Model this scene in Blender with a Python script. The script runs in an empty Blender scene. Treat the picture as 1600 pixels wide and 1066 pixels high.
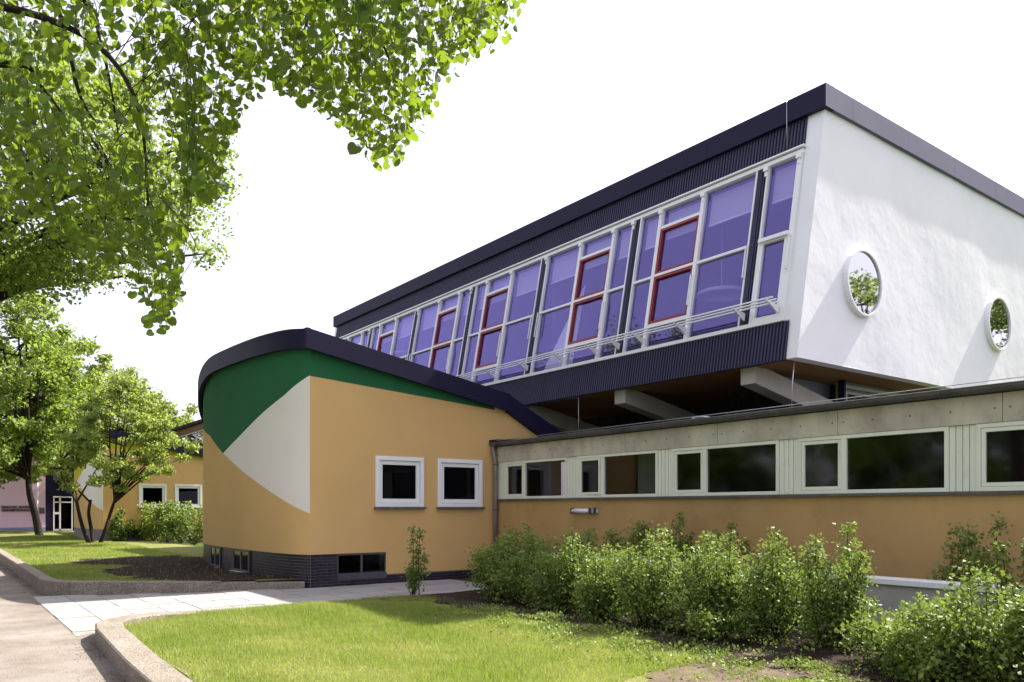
import bpy, math, random
import numpy as np
from mathutils import Vector, Matrix
random.seed(7); rng = np.random.default_rng(7)
sc = bpy.context.scene
col = sc.collection

# ------------------------------------------------------------------ camera, sky, sun, exposure
FPX, HOR, EYE = 1216.0, 794.5, 1.6          # focal length in photo pixels, horizon row, eye height
YAW = math.radians(53.25)
Fw = (math.cos(YAW), math.sin(YAW)); Rt = (math.sin(YAW), -math.cos(YAW))
cam_d = bpy.data.cameras.new('camera'); cam = bpy.data.objects.new('camera', cam_d); col.objects.link(cam)
cam.location = (0, 0, EYE); cam.rotation_euler = (math.radians(90), 0, YAW - math.radians(90))
cam_d.sensor_width = 36; cam_d.lens = 36 * FPX / 1600; cam_d.shift_y = (HOR - 533) / 1600
cam_d.clip_start = 0.05; cam_d.clip_end = 2000
sc.camera = cam

SUN = Vector((8.1, -.55, 9.2)).normalized()
w = bpy.data.worlds.new('World'); sc.world = w; w.use_nodes = True
nt = w.node_tree; bg = nt.nodes['Background']
sky = nt.nodes.new('ShaderNodeTexSky'); sky.sky_type = 'NISHITA'; sky.sun_disc = False
sky.sun_elevation = math.asin(SUN.z); sky.sun_rotation = math.atan2(SUN.x, SUN.y)
sky.dust_density = 4.0; sky.air_density = 1.0; sky.ozone_density = 1.5
veil = nt.nodes.new('ShaderNodeMix'); veil.data_type = 'RGBA'           # thin bright haze over the whole sky
veil.inputs[0].default_value = 0.42; veil.inputs[7].default_value = (7.6, 6.9, 7.9, 1)
nt.links.new(sky.outputs[0], veil.inputs[6]); nt.links.new(veil.outputs[2], bg.inputs[0])
bg.inputs[1].default_value = 0.097
sun_d = bpy.data.lights.new('sun', 'SUN'); sun_d.energy = 4.7; sun_d.angle = math.radians(0.53); sun_d.color = (1, .95, .86)
sun = bpy.data.objects.new('sun', sun_d); col.objects.link(sun)
sun.rotation_euler = SUN.to_track_quat('Z', 'Y').to_euler(); sun.location = (20, -10, 30)
sc.view_settings.view_transform = 'Standard'; sc.view_settings.look = 'None'
sc.view_settings.exposure = 1.5; sc.view_settings.gamma = 1

# ------------------------------------------------------------------ helpers
def ray(px, py):
    r = (px - 800) / FPX
    return Vector((Fw[0] + r * Rt[0], Fw[1] + r * Rt[1], (HOR - py) / FPX))
def at(px, py, d): return Vector((0, 0, EYE)) + ray(px, py) * d                       # d metres deep
def on_z(px, py, z): r = ray(px, py); return Vector((0, 0, EYE)) + r * ((z - EYE) / r.z)
def on_x(px, py, x): r = ray(px, py); return Vector((0, 0, EYE)) + r * (x / r.x)
def on_y(px, py, y): r = ray(px, py); return Vector((0, 0, EYE)) + r * (y / r.y)
def c2w(xc, yc, z=0): return Vector((xc * Rt[0] + yc * Fw[0], xc * Rt[1] + yc * Fw[1], z))

def mat(name, base, rough=.7, var=.15, nscale=3, bump=0, bscale=60, spec=.3, metal=0, second=None, coords='Object', detail=5, stretch=None):
    m = bpy.data.materials.new(name); m.use_nodes = True
    t = m.node_tree; b = t.nodes['Principled BSDF']; L = t.links
    b.inputs['Roughness'].default_value = rough; b.inputs['Metallic'].default_value = metal
    b.inputs['Specular IOR Level'].default_value = spec
    tc = t.nodes.new('ShaderNodeTexCoord'); src = tc.outputs[coords]
    if stretch:
        mp = t.nodes.new('ShaderNodeMapping'); mp.inputs['Scale'].default_value = stretch
        L.new(src, mp.inputs[0]); src = mp.outputs[0]
    n = t.nodes.new('ShaderNodeTexNoise'); n.inputs['Scale'].default_value = nscale; n.inputs['Detail'].default_value = detail
    L.new(src, n.inputs['Vector'])
    r = t.nodes.new('ShaderNodeValToRGB'); r.color_ramp.elements[0].position = .3; r.color_ramp.elements[1].position = .7
    second = second or tuple(c * (1 - var) for c in base)
    r.color_ramp.elements[0].color = (*second, 1); r.color_ramp.elements[1].color = (*base, 1)
    L.new(n.outputs['Fac'], r.inputs[0]); L.new(r.outputs[0], b.inputs['Base Color'])
    if bump:
        n2 = t.nodes.new('ShaderNodeTexNoise'); n2.inputs['Scale'].default_value = bscale; n2.inputs['Detail'].default_value = 4
        L.new(tc.outputs[coords], n2.inputs['Vector'])
        bp = t.nodes.new('ShaderNodeBump'); bp.inputs['Strength'].default_value = bump; bp.inputs['Distance'].default_value = .02
        L.new(n2.outputs['Fac'], bp.inputs['Height']); L.new(bp.outputs[0], b.inputs['Normal'])
    m['b'] = 1
    return m

def leaf_mat(name, dark, light, trans, nscale=1.2, tf=.5):
    m = bpy.data.materials.new(name); m.use_nodes = True
    t = m.node_tree; L = t.links; b = t.nodes['Principled BSDF']; out = t.nodes['Material Output']
    b.inputs['Roughness'].default_value = .5; b.inputs['Specular IOR Level'].default_value = .25
    at_ = t.nodes.new('ShaderNodeAttribute'); at_.attribute_name = 'tint'
    r = t.nodes.new('ShaderNodeValToRGB')
    r.color_ramp.elements[0].color = (*dark, 1); r.color_ramp.elements[1].color = (*light, 1)
    L.new(at_.outputs['Fac'], r.inputs[0]); L.new(r.outputs[0], b.inputs['Base Color'])
    tr = t.nodes.new('ShaderNodeBsdfTranslucent')
    mx0 = t.nodes.new('ShaderNodeMix'); mx0.data_type = 'RGBA'; mx0.blend_type = 'MULTIPLY'; mx0.inputs[0].default_value = 0.35
    mx0.inputs[6].default_value = (*trans, 1); L.new(r.outputs[0], mx0.inputs[7]); 
    tr.inputs[0].default_value = (*trans, 1)
    mx = t.nodes.new('ShaderNodeMixShader'); mx.inputs[0].default_value = tf
    L.new(b.outputs[0], mx.inputs[1]); L.new(tr.outputs[0], mx.inputs[2]); L.new(mx.outputs[0], out.inputs[0])
    return m

def glass_mat(name, refl_col, refl, through, rough=.02):
    m = bpy.data.materials.new(name); m.use_nodes = True
    t = m.node_tree; L = t.links; out = t.nodes['Material Output']; t.nodes.remove(t.nodes['Principled BSDF'])
    g = t.nodes.new('ShaderNodeBsdfGlossy'); g.inputs['Color'].default_value = (*refl_col, 1); g.inputs['Roughness'].default_value = rough
    tr = t.nodes.new('ShaderNodeBsdfTransparent'); tr.inputs[0].default_value = (*through, 1)
    lw = t.nodes.new('ShaderNodeLayerWeight'); lw.inputs[0].default_value = .5
    pw = t.nodes.new('ShaderNodeMath'); pw.operation = 'POWER'; pw.inputs[1].default_value = 4.0; L.new(lw.outputs['Facing'], pw.inputs[0])
    ma = t.nodes.new('ShaderNodeMath'); ma.operation = 'MULTIPLY_ADD'; ma.inputs[1].default_value = .75; ma.inputs[2].default_value = refl; ma.use_clamp = True
    L.new(pw.outputs[0], ma.inputs[0])
    mx = t.nodes.new('ShaderNodeMixShader'); L.new(ma.outputs[0], mx.inputs[0])
    L.new(tr.outputs[0], mx.inputs[1]); L.new(g.outputs[0], mx.inputs[2]); L.new(mx.outputs[0], out.inputs[0])
    return m

class MB:
    """collects faces; build() links them as one mesh object"""
    def __init__(s): s.v = []; s.f = []; s.m = []
    def poly(s, pts, mi=0):
        i = len(s.v); s.v += [tuple(p) for p in pts]; s.f.append(tuple(range(i, i + len(pts)))); s.m.append(mi); return s
    def hexa(s, p, mi=0):      # p: 4 bottom, 4 top (counter-clockwise seen from above)
        i = len(s.v); s.v += [tuple(q) for q in p]
        for f in ((3,2,1,0),(4,5,6,7),(0,1,5,4),(1,2,6,5),(2,3,7,6),(3,0,4,7)):
            s.f.append(tuple(i + k for k in f)); s.m.append(mi)
        return s
    def box(s, x0, x1, y0, y1, z0, z1, mi=0):
        return s.hexa([(x0,y0,z0),(x1,y0,z0),(x1,y1,z0),(x0,y1,z0),(x0,y0,z1),(x1,y0,z1),(x1,y1,z1),(x0,y1,z1)], mi)
    def prism(s, poly, z0, z1, mi=0):
        n = len(poly); i = len(s.v)
        a = sum(poly[k][0]*poly[(k+1)%n][1]-poly[(k+1)%n][0]*poly[k][1] for k in range(n))
        if a < 0: poly = poly[::-1]
        zz0 = z0 if callable(z0) else (lambda x, y: z0); zz1 = z1 if callable(z1) else (lambda x, y: z1)
        s.v += [(x, y, zz0(x, y)) for x, y in poly] + [(x, y, zz1(x, y)) for x, y in poly]
        s.f.append(tuple(range(i + n - 1, i - 1, -1))); s.f.append(tuple(range(i + n, i + 2*n))); s.m += [mi, mi]
        for k in range(n):
            j = (k + 1) % n; s.f.append((i+k, i+j, i+n+j, i+n+k)); s.m.append(mi)
        return s
    def tube(s, pts, rad, n=8, mi=0, caps=True):
        pts = [Vector(p) for p in pts]
        if not hasattr(rad, '__len__'): rad = [rad] * len(pts)
        i0 = len(s.v); u = None
        for k, p in enumerate(pts):
            d = (pts[min(k+1, len(pts)-1)] - pts[max(k-1, 0)]).normalized()
            if u is None: u = d.orthogonal().normalized()
            else:
                u = u - d * u.dot(d); u = u.normalized() if u.length > 1e-6 else d.orthogonal().normalized()
            v = d.cross(u)
            for q in range(n):
                a = 2*math.pi*q/n; s.v.append(tuple(p + (u*math.cos(a) + v*math.sin(a)) * rad[k]))
        for k in range(len(pts)-1):
            for q in range(n):
                a = i0+k*n+q; b = i0+k*n+(q+1)%n; s.f.append((a, b, b+n, a+n)); s.m.append(mi)
        if caps:
            s.f.append(tuple(i0+q for q in range(n-1,-1,-1))); s.m.append(mi)
            e = i0+(len(pts)-1)*n; s.f.append(tuple(e+q for q in range(n))); s.m.append(mi)
        return s
    def mesh(s, name, mats, smooth=False):
        me = bpy.data.meshes.new(name); me.from_pydata(s.v, [], s.f)
        for m in (mats if isinstance(mats, (list, tuple)) else [mats]): me.materials.append(m)
        if any(s.m): me.polygons.foreach_set('material_index', s.m)
        if smooth: me.polygons.foreach_set('use_smooth', [True]*len(s.f))
        me.update(); return me
    def build(s, name, mats, parent=None, smooth=False, bevel=0):
        o = link(name, s.mesh(name, mats, smooth), parent)
        if bevel:
            b = o.modifiers.new('bevel', 'BEVEL'); b.width = bevel; b.segments = 2; b.limit_method = 'ANGLE'
        return o
def link(name, me, parent=None, loc=None):
    o = bpy.data.objects.new(name, me); col.objects.link(o); o.parent = parent
    if loc is not None: o.location = loc
    return o
def thing(name, label, cat, group=None, loc=(0, 0, 0)):
    o = bpy.data.objects.new(name, None); col.objects.link(o); o.location = loc; o.empty_display_size = .3
    return tag(o, label, cat, group)
def tag(o, label, cat, group=None):
    o['label'] = label; o['category'] = cat
    if group: o['group'] = group
    return o
def struct(o): o['kind'] = 'structure'; return o
def stuff(o): o['kind'] = 'stuff'; return o
def fast_mesh(name, V, T, m, tint=None, smooth=False):
    """V (n,3) vertices, T (k,3) triangles"""
    me = bpy.data.meshes.new(name); V = np.ascontiguousarray(V, np.float32); T = np.ascontiguousarray(T, np.int32)
    me.vertices.add(len(V)); me.vertices.foreach_set('co', V.ravel())
    me.loops.add(T.size); me.loops.foreach_set('vertex_index', T.ravel())
    me.polygons.add(len(T)); me.polygons.foreach_set('loop_start', np.arange(0, T.size, 3, dtype=np.int32))
    me.polygons.foreach_set('loop_total', np.full(len(T), 3, np.int32))
    if tint is not None:
        a = me.attributes.new('tint', 'FLOAT', 'POINT'); a.data.foreach_set('value', np.ascontiguousarray(tint, np.float32))
    me.materials.append(m); me.update(calc_edges=True); me.validate()
    return me

# ------------------------------------------------------------------ materials
M = {}
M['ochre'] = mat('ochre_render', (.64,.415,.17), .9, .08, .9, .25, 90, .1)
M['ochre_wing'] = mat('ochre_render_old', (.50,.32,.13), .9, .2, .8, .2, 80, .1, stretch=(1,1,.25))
M['green'] = mat('green_paint', (.022,.125,.05), .85, .12, 1, .2, 90, .15)
M['yellow'] = mat('yellow_paint', (.50,.47,.03), .85, .1, 1, .2, 90, .15)
M['cream'] = mat('cream_paint', (.78,.74,.67), .9, .05, 1, .2, 90, .1)
M['brick'] = mat('dark_clinker', (.022,.018,.032), .35, .5, 6, .15, 40, .5)
M['brick2'] = mat('dark_clinker_b', (.034,.026,.04), .4, .4, 6, .15, 40, .5)
M['mortar'] = mat('mortar', (.24,.22,.22), .95, .3, 8)
M['navy'] = mat('navy_sheet', (.013,.011,.038), .55, .15, .7, .0, 5, .18)
M['navy_clad'] = mat('navy_corrugated', (.042,.040,.082), .5, .2, 2, 0, 5, .25, stretch=(1,1,.2))
M['roof'] = mat('roofing_felt', (.05,.048,.055), .9, .3, 2, .3, 60)
M['white'] = mat('white_frame', (.80,.80,.80), .45, .04, 2, 0, 5, .4)
M['old_white'] = mat('cream_white_frame', (.74,.76,.62), .55, .10, 3, .05, 30, .35, stretch=(1,1,.3))
M['fibre'] = mat('fibre_cement', (.58,.55,.43), .9, 0, 2.2, .15, 50, .15, second=(.38,.34,.27), stretch=(1,1,.6))
M['red'] = mat('red_frame', (.26,.028,.035), .45, .15, 3, 0, 5, .4)
M['zinc'] = mat('weathered_zinc', (.15,.145,.15), .5, .35, 5, .05, 30, .5, metal=.5)
M['pipe'] = mat('old_downpipe', (.28,.25,.23), .5, .35, 6, .05, 30, .5, metal=.3)
M['soffit'] = mat('brown_soffit', (.30,.15,.062), .7, .25, 2, .05, 30, .3, stretch=(1,8,1))
M['concrete_w'] = mat('painted_concrete', (.46,.44,.40), .85, .12, 2, .15, 40, .2)
M['bluegrey'] = mat('blue_grey_paint', (.26,.29,.38), .8, .08, 2)
M['steel'] = mat('galvanised', (.5,.5,.5), .35, .2, 8, 0, 5, .5, metal=.9)
M['pink'] = mat('pink_render', (.84,.58,.69), .9, .05, .5, .1, 60, .1)
M['letter'] = mat('black_letters', (.02,.012,.02), .5, .1)
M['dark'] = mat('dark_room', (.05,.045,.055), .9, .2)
M['room'] = mat('room_wall', (.10,.09,.13), .9, .1)
M['roomfloor'] = mat('room_floor', (.07,.06,.08), .6, .1)
M['blind'] = mat('roller_blind', (.50,.50,.48), .9, .05)
M['curtain'] = mat('curtain', (.88,.89,.84), .95, .1, 2, .3, 8, .05, stretch=(1,6,.3))
M['lampcase'] = mat('lamp_plastic', (.55,.53,.55), .4, .15, 6)
M['bark'] = mat('bark', (.040,.031,.026), .95, .5, 6, .8, 18, .1, stretch=(1,1,.25))
M['twig'] = mat('twig_bark', (.05,.035,.028), .9, .3, 10)
M['soil'] = mat('soil', (.028,.020,.017), 1, .5, 4, .9, 25, .05, second=(.05,.037,.03))
M['asphalt'] = mat('dusty_path', (.27,.243,.215), .95, 0, 1.0, .7, 60, .1, second=(.165,.138,.115), detail=12)
def stains(m, scale, lo, hi, colr, fac):
    t = m.node_tree; L = t.links; b = t.nodes['Principled BSDF']; src = b.inputs['Base Color'].links[0].from_socket
    n = t.nodes.new('ShaderNodeTexNoise'); n.inputs['Scale'].default_value = scale; n.inputs['Detail'].default_value = 10; n.inputs['Roughness'].default_value = .7
    mp = t.nodes.new('ShaderNodeMapping'); mp.inputs['Location'].default_value = (3.1,7.7,1.3); L.new(t.nodes['Texture Coordinate'].outputs['Object'], mp.inputs[0]); L.new(mp.outputs[0], n.inputs[0])
    r = t.nodes.new('ShaderNodeMapRange'); r.inputs[1].default_value = lo; r.inputs[2].default_value = hi; r.inputs[4].default_value = fac; L.new(n.outputs[0], r.inputs[0])
    x = t.nodes.new('ShaderNodeMix'); x.data_type = 'RGBA'; L.new(r.outputs[0], x.inputs[0]); L.new(src, x.inputs[6]); x.inputs[7].default_value = (*colr, 1); L.new(x.outputs[2], b.inputs['Base Color'])
stains(M['asphalt'], 2.2, .52, .72, (.12,.088,.064), .85); stains(M['asphalt'], 40, .5, .8, (.12,.10,.085), .6)
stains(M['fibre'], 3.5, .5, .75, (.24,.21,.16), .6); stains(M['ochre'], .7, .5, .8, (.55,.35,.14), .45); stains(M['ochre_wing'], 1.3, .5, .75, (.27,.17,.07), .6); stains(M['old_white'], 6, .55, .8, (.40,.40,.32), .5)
stains(M['concrete_w'], 2, .5, .8, (.30,.28,.25), .6)
M['turf'] = mat('turf', (.13,.17,.04), 1, 0, 2.5, .8, 30, .05, second=(.20,.18,.08))
M['verge'] = mat('far_ground', (.07,.10,.025), 1, .4, .6, .6, 12, .05)
M['slab'] = mat('concrete_slab', (.34,.33,.315), .9, .16, 2.3, .3, 90, .15, detail=8)
M['slab2'] = mat('concrete_slab_b', (.31,.30,.285), .9, .2, 2.9, .3, 90, .15, detail=8)
M['joint'] = mat('path_bedding', (.30,.28,.25), 1, .4, 12)
M['lime_leaf'] = leaf_mat('lime_leaf', (.010,.026,.005), (.075,.14,.018), (.30,.44,.03), tf=.36)
M['tree_leaf'] = leaf_mat('tree_leaf', (.04,.085,.014), (.18,.25,.05), (.34,.45,.06), tf=.42)
M['thorn_leaf'] = leaf_mat('thorn_leaf', (.04,.08,.018), (.26,.30,.10), (.42,.52,.08), tf=.42)
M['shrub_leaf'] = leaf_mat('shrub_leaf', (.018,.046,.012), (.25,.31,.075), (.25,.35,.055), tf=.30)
M['grass'] = leaf_mat('grass_blade', (.10,.185,.02), (.42,.39,.16), (.36,.45,.065), tf=.38)
M['pane_up'] = glass_mat('sky_tinted_glass', (.52,.46,1.0), .12, (.90,.89,.97))  # violet of the reflected blue sky put into the gloss colour
M['pane_dark'] = glass_mat('dark_glass', (.8,.8,.9), .02, (.45,.45,.5))
M['pane_wing'] = glass_mat('dusty_glass', (.85,.85,.9), .05, (.5,.5,.52), .06)
M['pane_round'] = glass_mat('porthole_glass', (.78,.78,.85), .5, (.3,.3,.35))

def plaster_white():
    m = mat('white_plaster', (.83,.825,.845), .9, .05, 1.2, 0)
    t = m.node_tree; L = t.links; b = t.nodes['Principled BSDF']
    tc = t.nodes['Texture Coordinate']
    a = t.nodes.new('ShaderNodeTexNoise'); a.inputs['Scale'].default_value = 1.1; a.inputs['Detail'].default_value = 3
    c = t.nodes.new('ShaderNodeTexNoise'); c.inputs['Scale'].default_value = 9; c.inputs['Detail'].default_value = 5
    L.new(tc.outputs['Object'], a.inputs[0]); L.new(tc.outputs['Object'], c.inputs[0])
    ad = t.nodes.new('ShaderNodeMath'); ad.operation = 'MULTIPLY_ADD'; ad.inputs[1].default_value = .12
    L.new(c.outputs[0], ad.inputs[0]); L.new(a.outputs[0], ad.inputs[2])
    bp = t.nodes.new('ShaderNodeBump'); bp.inputs['Distance'].default_value = .05; bp.inputs['Strength'].default_value = .35
    L.new(ad.outputs[0], bp.inputs['Height']); L.new(bp.outputs[0], b.inputs['Normal'])
    return m
M['plaster'] = plaster_white()
def aggregate():
    m = bpy.data.materials.new('exposed_aggregate'); m.use_nodes = True
    t = m.node_tree; L = t.links; b = t.nodes['Principled BSDF']; b.inputs['Roughness'].default_value = .9
    tc = t.nodes.new('ShaderNodeTexCoord'); v = t.nodes.new('ShaderNodeTexVoronoi'); v.inputs['Scale'].default_value = 105
    L.new(tc.outputs['Object'], v.inputs['Vector'])
    r = t.nodes.new('ShaderNodeValToRGB')
    for i, (p, c) in enumerate([(.0,(.10,.085,.07)),(.45,(.27,.24,.20)),(.8,(.36,.31,.25)),(1,(.50,.46,.40))]):
        e = r.color_ramp.elements[i] if i < 2 else r.color_ramp.elements.new(p)
        e.position = p; e.color = (*c, 1)
    sp = t.nodes.new('ShaderNodeSeparateColor'); L.new(v.outputs['Color'], sp.inputs[0]); L.new(sp.outputs[0], r.inputs[0])
    n = t.nodes.new('ShaderNodeTexNoise'); n.inputs['Scale'].default_value = 2.5; n.inputs['Detail'].default_value = 6
    L.new(tc.outputs['Object'], n.inputs['Vector'])
    mx = t.nodes.new('ShaderNodeMix'); mx.data_type = 'RGBA'; mx.blend_type = 'MULTIPLY'; mx.inputs[0].default_value = .8
    r2 = t.nodes.new('ShaderNodeValToRGB'); r2.color_ramp.elements[0].position = .3; r2.color_ramp.elements[0].color = (.66,.62,.56,1); r2.color_ramp.elements[1].position = .75
    L.new(n.outputs[0], r2.inputs[0]); L.new(r.outputs[0], mx.inputs[6]); L.new(r2.outputs[0], mx.inputs[7])
    L.new(mx.outputs[2], b.inputs['Base Color'])
    bp = t.nodes.new('ShaderNodeBump'); bp.inputs['Strength'].default_value = .9; bp.inputs['Distance'].default_value = .01; bp.invert = True
    L.new(v.outputs['Distance'], bp.inputs['Height']); L.new(bp.outputs[0], b.inputs['Normal'])
    return m
M['aggregate'] = aggregate()

# ------------------------------------------------------------------ setting: ground, paths
def sheet(name, poly, z, m):
    a = sum(poly[k][0]*poly[(k+1)%len(poly)][1]-poly[(k+1)%len(poly)][0]*poly[k][1] for k in range(len(poly)))
    if a < 0: poly = poly[::-1]
    return struct(MB().poly([(x, y, z) for x, y in poly]).build(name, m))
sheet('ground', [(-500,-500),(500,-500),(500,500),(-500,500)], -.03, M['verge'])
sheet('asphalt_path', [(-1.1,-14),(2.3,-14),(2.3,57.5),(-1.1,57.5)], 0, M['asphalt'])
path = sheet('slab_path', [(1.45,11.0),(2.2,11.7),(9.4,11.9),(9.4,14.95),(6.0,14.95),(1.45,16.3)], .004, M['joint'])
KL = [(1.62,60),(1.64,30),(1.66,17.2),(1.70,16.75),(1.82,16.45),(2.05,16.22),(2.5,16.02),(3.93,15.45),(5.98,14.92)]
# slabs, each a piece of the path
slab_me = [MB().hexa([(0,0,0),(.487,0,0),(.487,.487,0),(0,.487,0),(.004,.004,.03),(.481,.004,.03),(.481,.481,.03),(.004,.481,.03)]).mesh('slab', M[k]) for k in ('slab','slab2')]
for i in range(16):
    for j in range(11):
        x = 1.46 + i*.49; y = 10.9 + j*.49 + (i % 2)*.0
        front = 11.05 if x < 1.9 else 11.75
        back = np.interp(x + .25, [1.4, 2.5, 3.93, 6.0, 6.05, 9.4], [16.4, 15.95, 15.35, 14.85, 14.75, 14.75])
        if y + .1 < front or y + .45 > back + .25: continue
        o = link('slab', slab_me[random.random() < .4], path, (x, y, -.016 + random.uniform(-.003, .003)))
        o.rotation_euler = (random.uniform(-.004,.004), random.uniform(-.004,.004), random.uniform(-.006,.006))
def lawn_z(x, y): return .10 + .02*math.sin(x*1.3+y*.7) + .015*math.sin(y*1.9)
def ground_grid(name, poly_test, x0, x1, y0, y1, st, zf, m):
    mb = MB(); nx = int((x1-x0)/st); ny = int((y1-y0)/st)
    for i in range(nx):
        for j in range(ny):
            xs = (x0+i*st, x0+(i+1)*st); ys = (y0+j*st, y0+(j+1)*st)
            if poly_test((xs[0]+xs[1])/2, (ys[0]+ys[1])/2):
                mb.poly([(x, y, zf(x, y)) for x, y in ((xs[0],ys[0]),(xs[1],ys[0]),(xs[1],ys[1]),(xs[0],ys[1]))])
    return struct(mb.build(name, m))
KR_IN = lambda x, y: x > 1.75 and y < (11.75 if x > 2.6 else 11.75 - (2.6-x)*1.2)
ground_grid('lawn', KR_IN, 1.7, 6.9, -6, 12, .1, lawn_z, M['turf'])
ground_grid('shrub_bed', lambda x, y: x > (6.45+.18*math.sin(y*2.3)+.1*math.sin(y*5.1) if y < 10.7 else 5.7) , 5.6, 10.7, -6, 11.9, .1, lambda x, y: lawn_z(x, y)+.02+.02*math.sin(x*9)*math.sin(y*8), M['soil'])
def lawn2_z(x, y): return .17 + .02*math.sin(x*1.1+y*.6)
back_test = lambda x, y: x > 1.75 and y > np.interp(x, [1.75, 2.5, 3.93, 5.98, 6.1], [16.7, 16.1, 15.5, 15.0, 15.0])
ground_grid('back_lawn', back_test, 1.7, 8.0, 14.9, 57.5, .2, lawn2_z, M['turf'])
SOILC = [(4.6,18.6,1.5,3.0),(5.2,21.5,1.3,3.2),(4.2,23.3,1.2,1.5),(5.2,16.6,1.3,1.3)]
def soil_d(x, y): return min(((x-a)/c)**2+((y-b)/d)**2 for a, b, c, d in SOILC)
ground_grid('bare_soil_patch', lambda x, y: back_test(x, y) and soil_d(x, y) < 1+.35*math.sin(x*5)*math.sin(y*4), 2.5, 8, 15, 26, .1, lambda x, y: lawn2_z(x, y)+.012, M['soil'])
def dirt_d(x, y): return min(((x-a)/c)**2+((y-b)/d)**2 for a, b, c, d in [(5.9,4.5,1.3,.5),(6.6,4.5,.5,.9)])
dirt = mat('dry_dirt', (.17,.13,.098), 1, 0, 4, .8, 40, .05, second=(.09,.07,.053))
ground_grid('bare_dirt', lambda x, y: dirt_d(x, y) < 1+.4*math.sin(x*6)*math.sin(y*7), 4, 6.9, 2.5, 8, .06, lambda x, y: lawn_z(x, y)+.012, dirt)

# kerbs
def strip_wall(name, line, width, h, m, side=1):
    """wall along a polyline; h = list of heights; width to the left (side=1) of travel"""
    mb = MB(); P = [Vector((x, y)) for x, y in line]; N = []
    for k in range(len(P)):
        d = (P[min(k+1, len(P)-1)] - P[max(k-1, 0)]).normalized(); N.append(Vector((-d.y, d.x))*side)
    Q = [p + n*width for p, n in zip(P, N)]; b = .015
    prof = []
    for p, q, n, hh in zip(P, Q, N, h):
        prof.append([(p.x,p.y,-.05),(p.x,p.y,hh-b),(p.x+n.x*b,p.y+n.y*b,hh),(q.x-n.x*b,q.y-n.y*b,hh),(q.x,q.y,hh-b),(q.x,q.y,-.05)])
    i = 0
    for pr in prof: mb.v += pr
    for k in range(len(P)-1):
        for j in range(5):
            a = k*6+j; f = (a, a+6, a+7, a+1); mb.f.append(f if side < 0 else f[::-1]); mb.m.append(0)
    mb.f.append(tuple(range(6))); mb.f.append(tuple(range((len(P)-1)*6, len(P)*6))); mb.m += [0,0]
    return mb.build(name, m)
kl = strip_wall('kerb_wall', KL, .22, [.27]*3+[.27,.265,.26,.25,.21,.13], M['aggregate'], 1)
tag(kl, 'low exposed aggregate kerb around the shaded lawn, ending at the dark brick corner', 'kerb')
KR = [(1.36,-12),(1.38,4),(1.45,8),(1.56,10.3),(1.62,10.75),(1.78,11.1),(2.05,11.4),(2.45,11.62),(3.0,11.73),(4.5,11.86),(6.6,11.93)]
kr = strip_wall('kerb_wall', KR, .30, [.19]*5+[.185,.175,.16,.13,.09,.06], M['aggregate'], -1)
tag(kr, 'wide exposed aggregate kerb rounding the corner of the bright sunlit lawn', 'kerb')

# ------------------------------------------------------------------ pavilion (curved classroom)
PY = 14.88
CURVE = [(6.07,14.88),(5.90,15.3),(5.79,15.9),(5.71,16.7),(5.67,17.6),(5.65,18.5),(5.65,19.4),(5.67,20.2),(5.72,20.9),(5.83,21.6),(6.05,22.3),(6.45,23.0),(7.1,23.7),(8.0,24.2),(9.2,24.5)]
def catmull(P, n=6):
    out = []
    for i in range(len(P)-1):
        p0 = P[max(i-1,0)]; p1 = P[i]; p2 = P[i+1]; p3 = P[min(i+2,len(P)-1)]
        for k in range(n):
            t = k/n
            out.append(tuple(.5*((2*p1[a])+(-p0[a]+p2[a])*t+(2*p0[a]-5*p1[a]+4*p2[a]-p3[a])*t*t+(-p0[a]+3*p1[a]-3*p2[a]+p3[a])*t**3) for a in range(len(p1))))
    return out + [P[-1]]
CV = catmull(CURVE, 5)
CS = np.concatenate([[0], np.cumsum([math.dist(CV[i], CV[i+1]) for i in range(len(CV)-1)])])
def cpos(s): return float(np.interp(s, CS, [p[0] for p in CV])), float(np.interp(s, CS, [p[1] for p in CV]))
def cnorm(s):
    a = cpos(max(s-.05, 0)); b = cpos(s+.05); d = Vector((b[0]-a[0], b[1]-a[1])).normalized(); return Vector((-d.y, d.x))  # outward (to -X)
def s_of_px(px):     # arc length where the sight line through column px meets the curved wall
    best = 0
    for s in np.linspace(0, 8.2, 1641):
        x, y = cpos(s); xc = x*Rt[0]+y*Rt[1]; yc = x*Fw[0]+y*Fw[1]
        if 800+FPX*xc/yc <= px: return float(s)
        best = s
    return float(best)
def roof_top(x, y): return 5.14 - .176*(x-6.07) + .02*(y-PY) - (.085*max(0, y-19.5)**2 if y < 23 else .085*3.5**2)
def z_px(s, py):
    x, y = cpos(s); return EYE + (HOR-py)/FPX*(x*Fw[0]+y*Fw[1])
lowb = [(483.6,802.5),(444.5,782.7),(411.5,760.8),(382.5,739.4),(348.7,708.4)]
uppb = [(483.6,586.7),(444.5,617.6),(411.5,644.4),(374.3,681.6),(348.7,708.4)]
leftb = [(348.7,708.4),(339,697),(328,681),(316.5,659)]
def bprof(pts):
    S = [s_of_px(p[0]) for p in pts]; return S, [z_px(s, p[1]) for s, p in zip(S, pts)]
LB, UB, EB = bprof(lowb), bprof(uppb), bprof(leftb)
EB[0].append(EB[0][-1]+3); EB[1].append(4.6)
S_TIP = LB[0][-1]; BASE = .67
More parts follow.
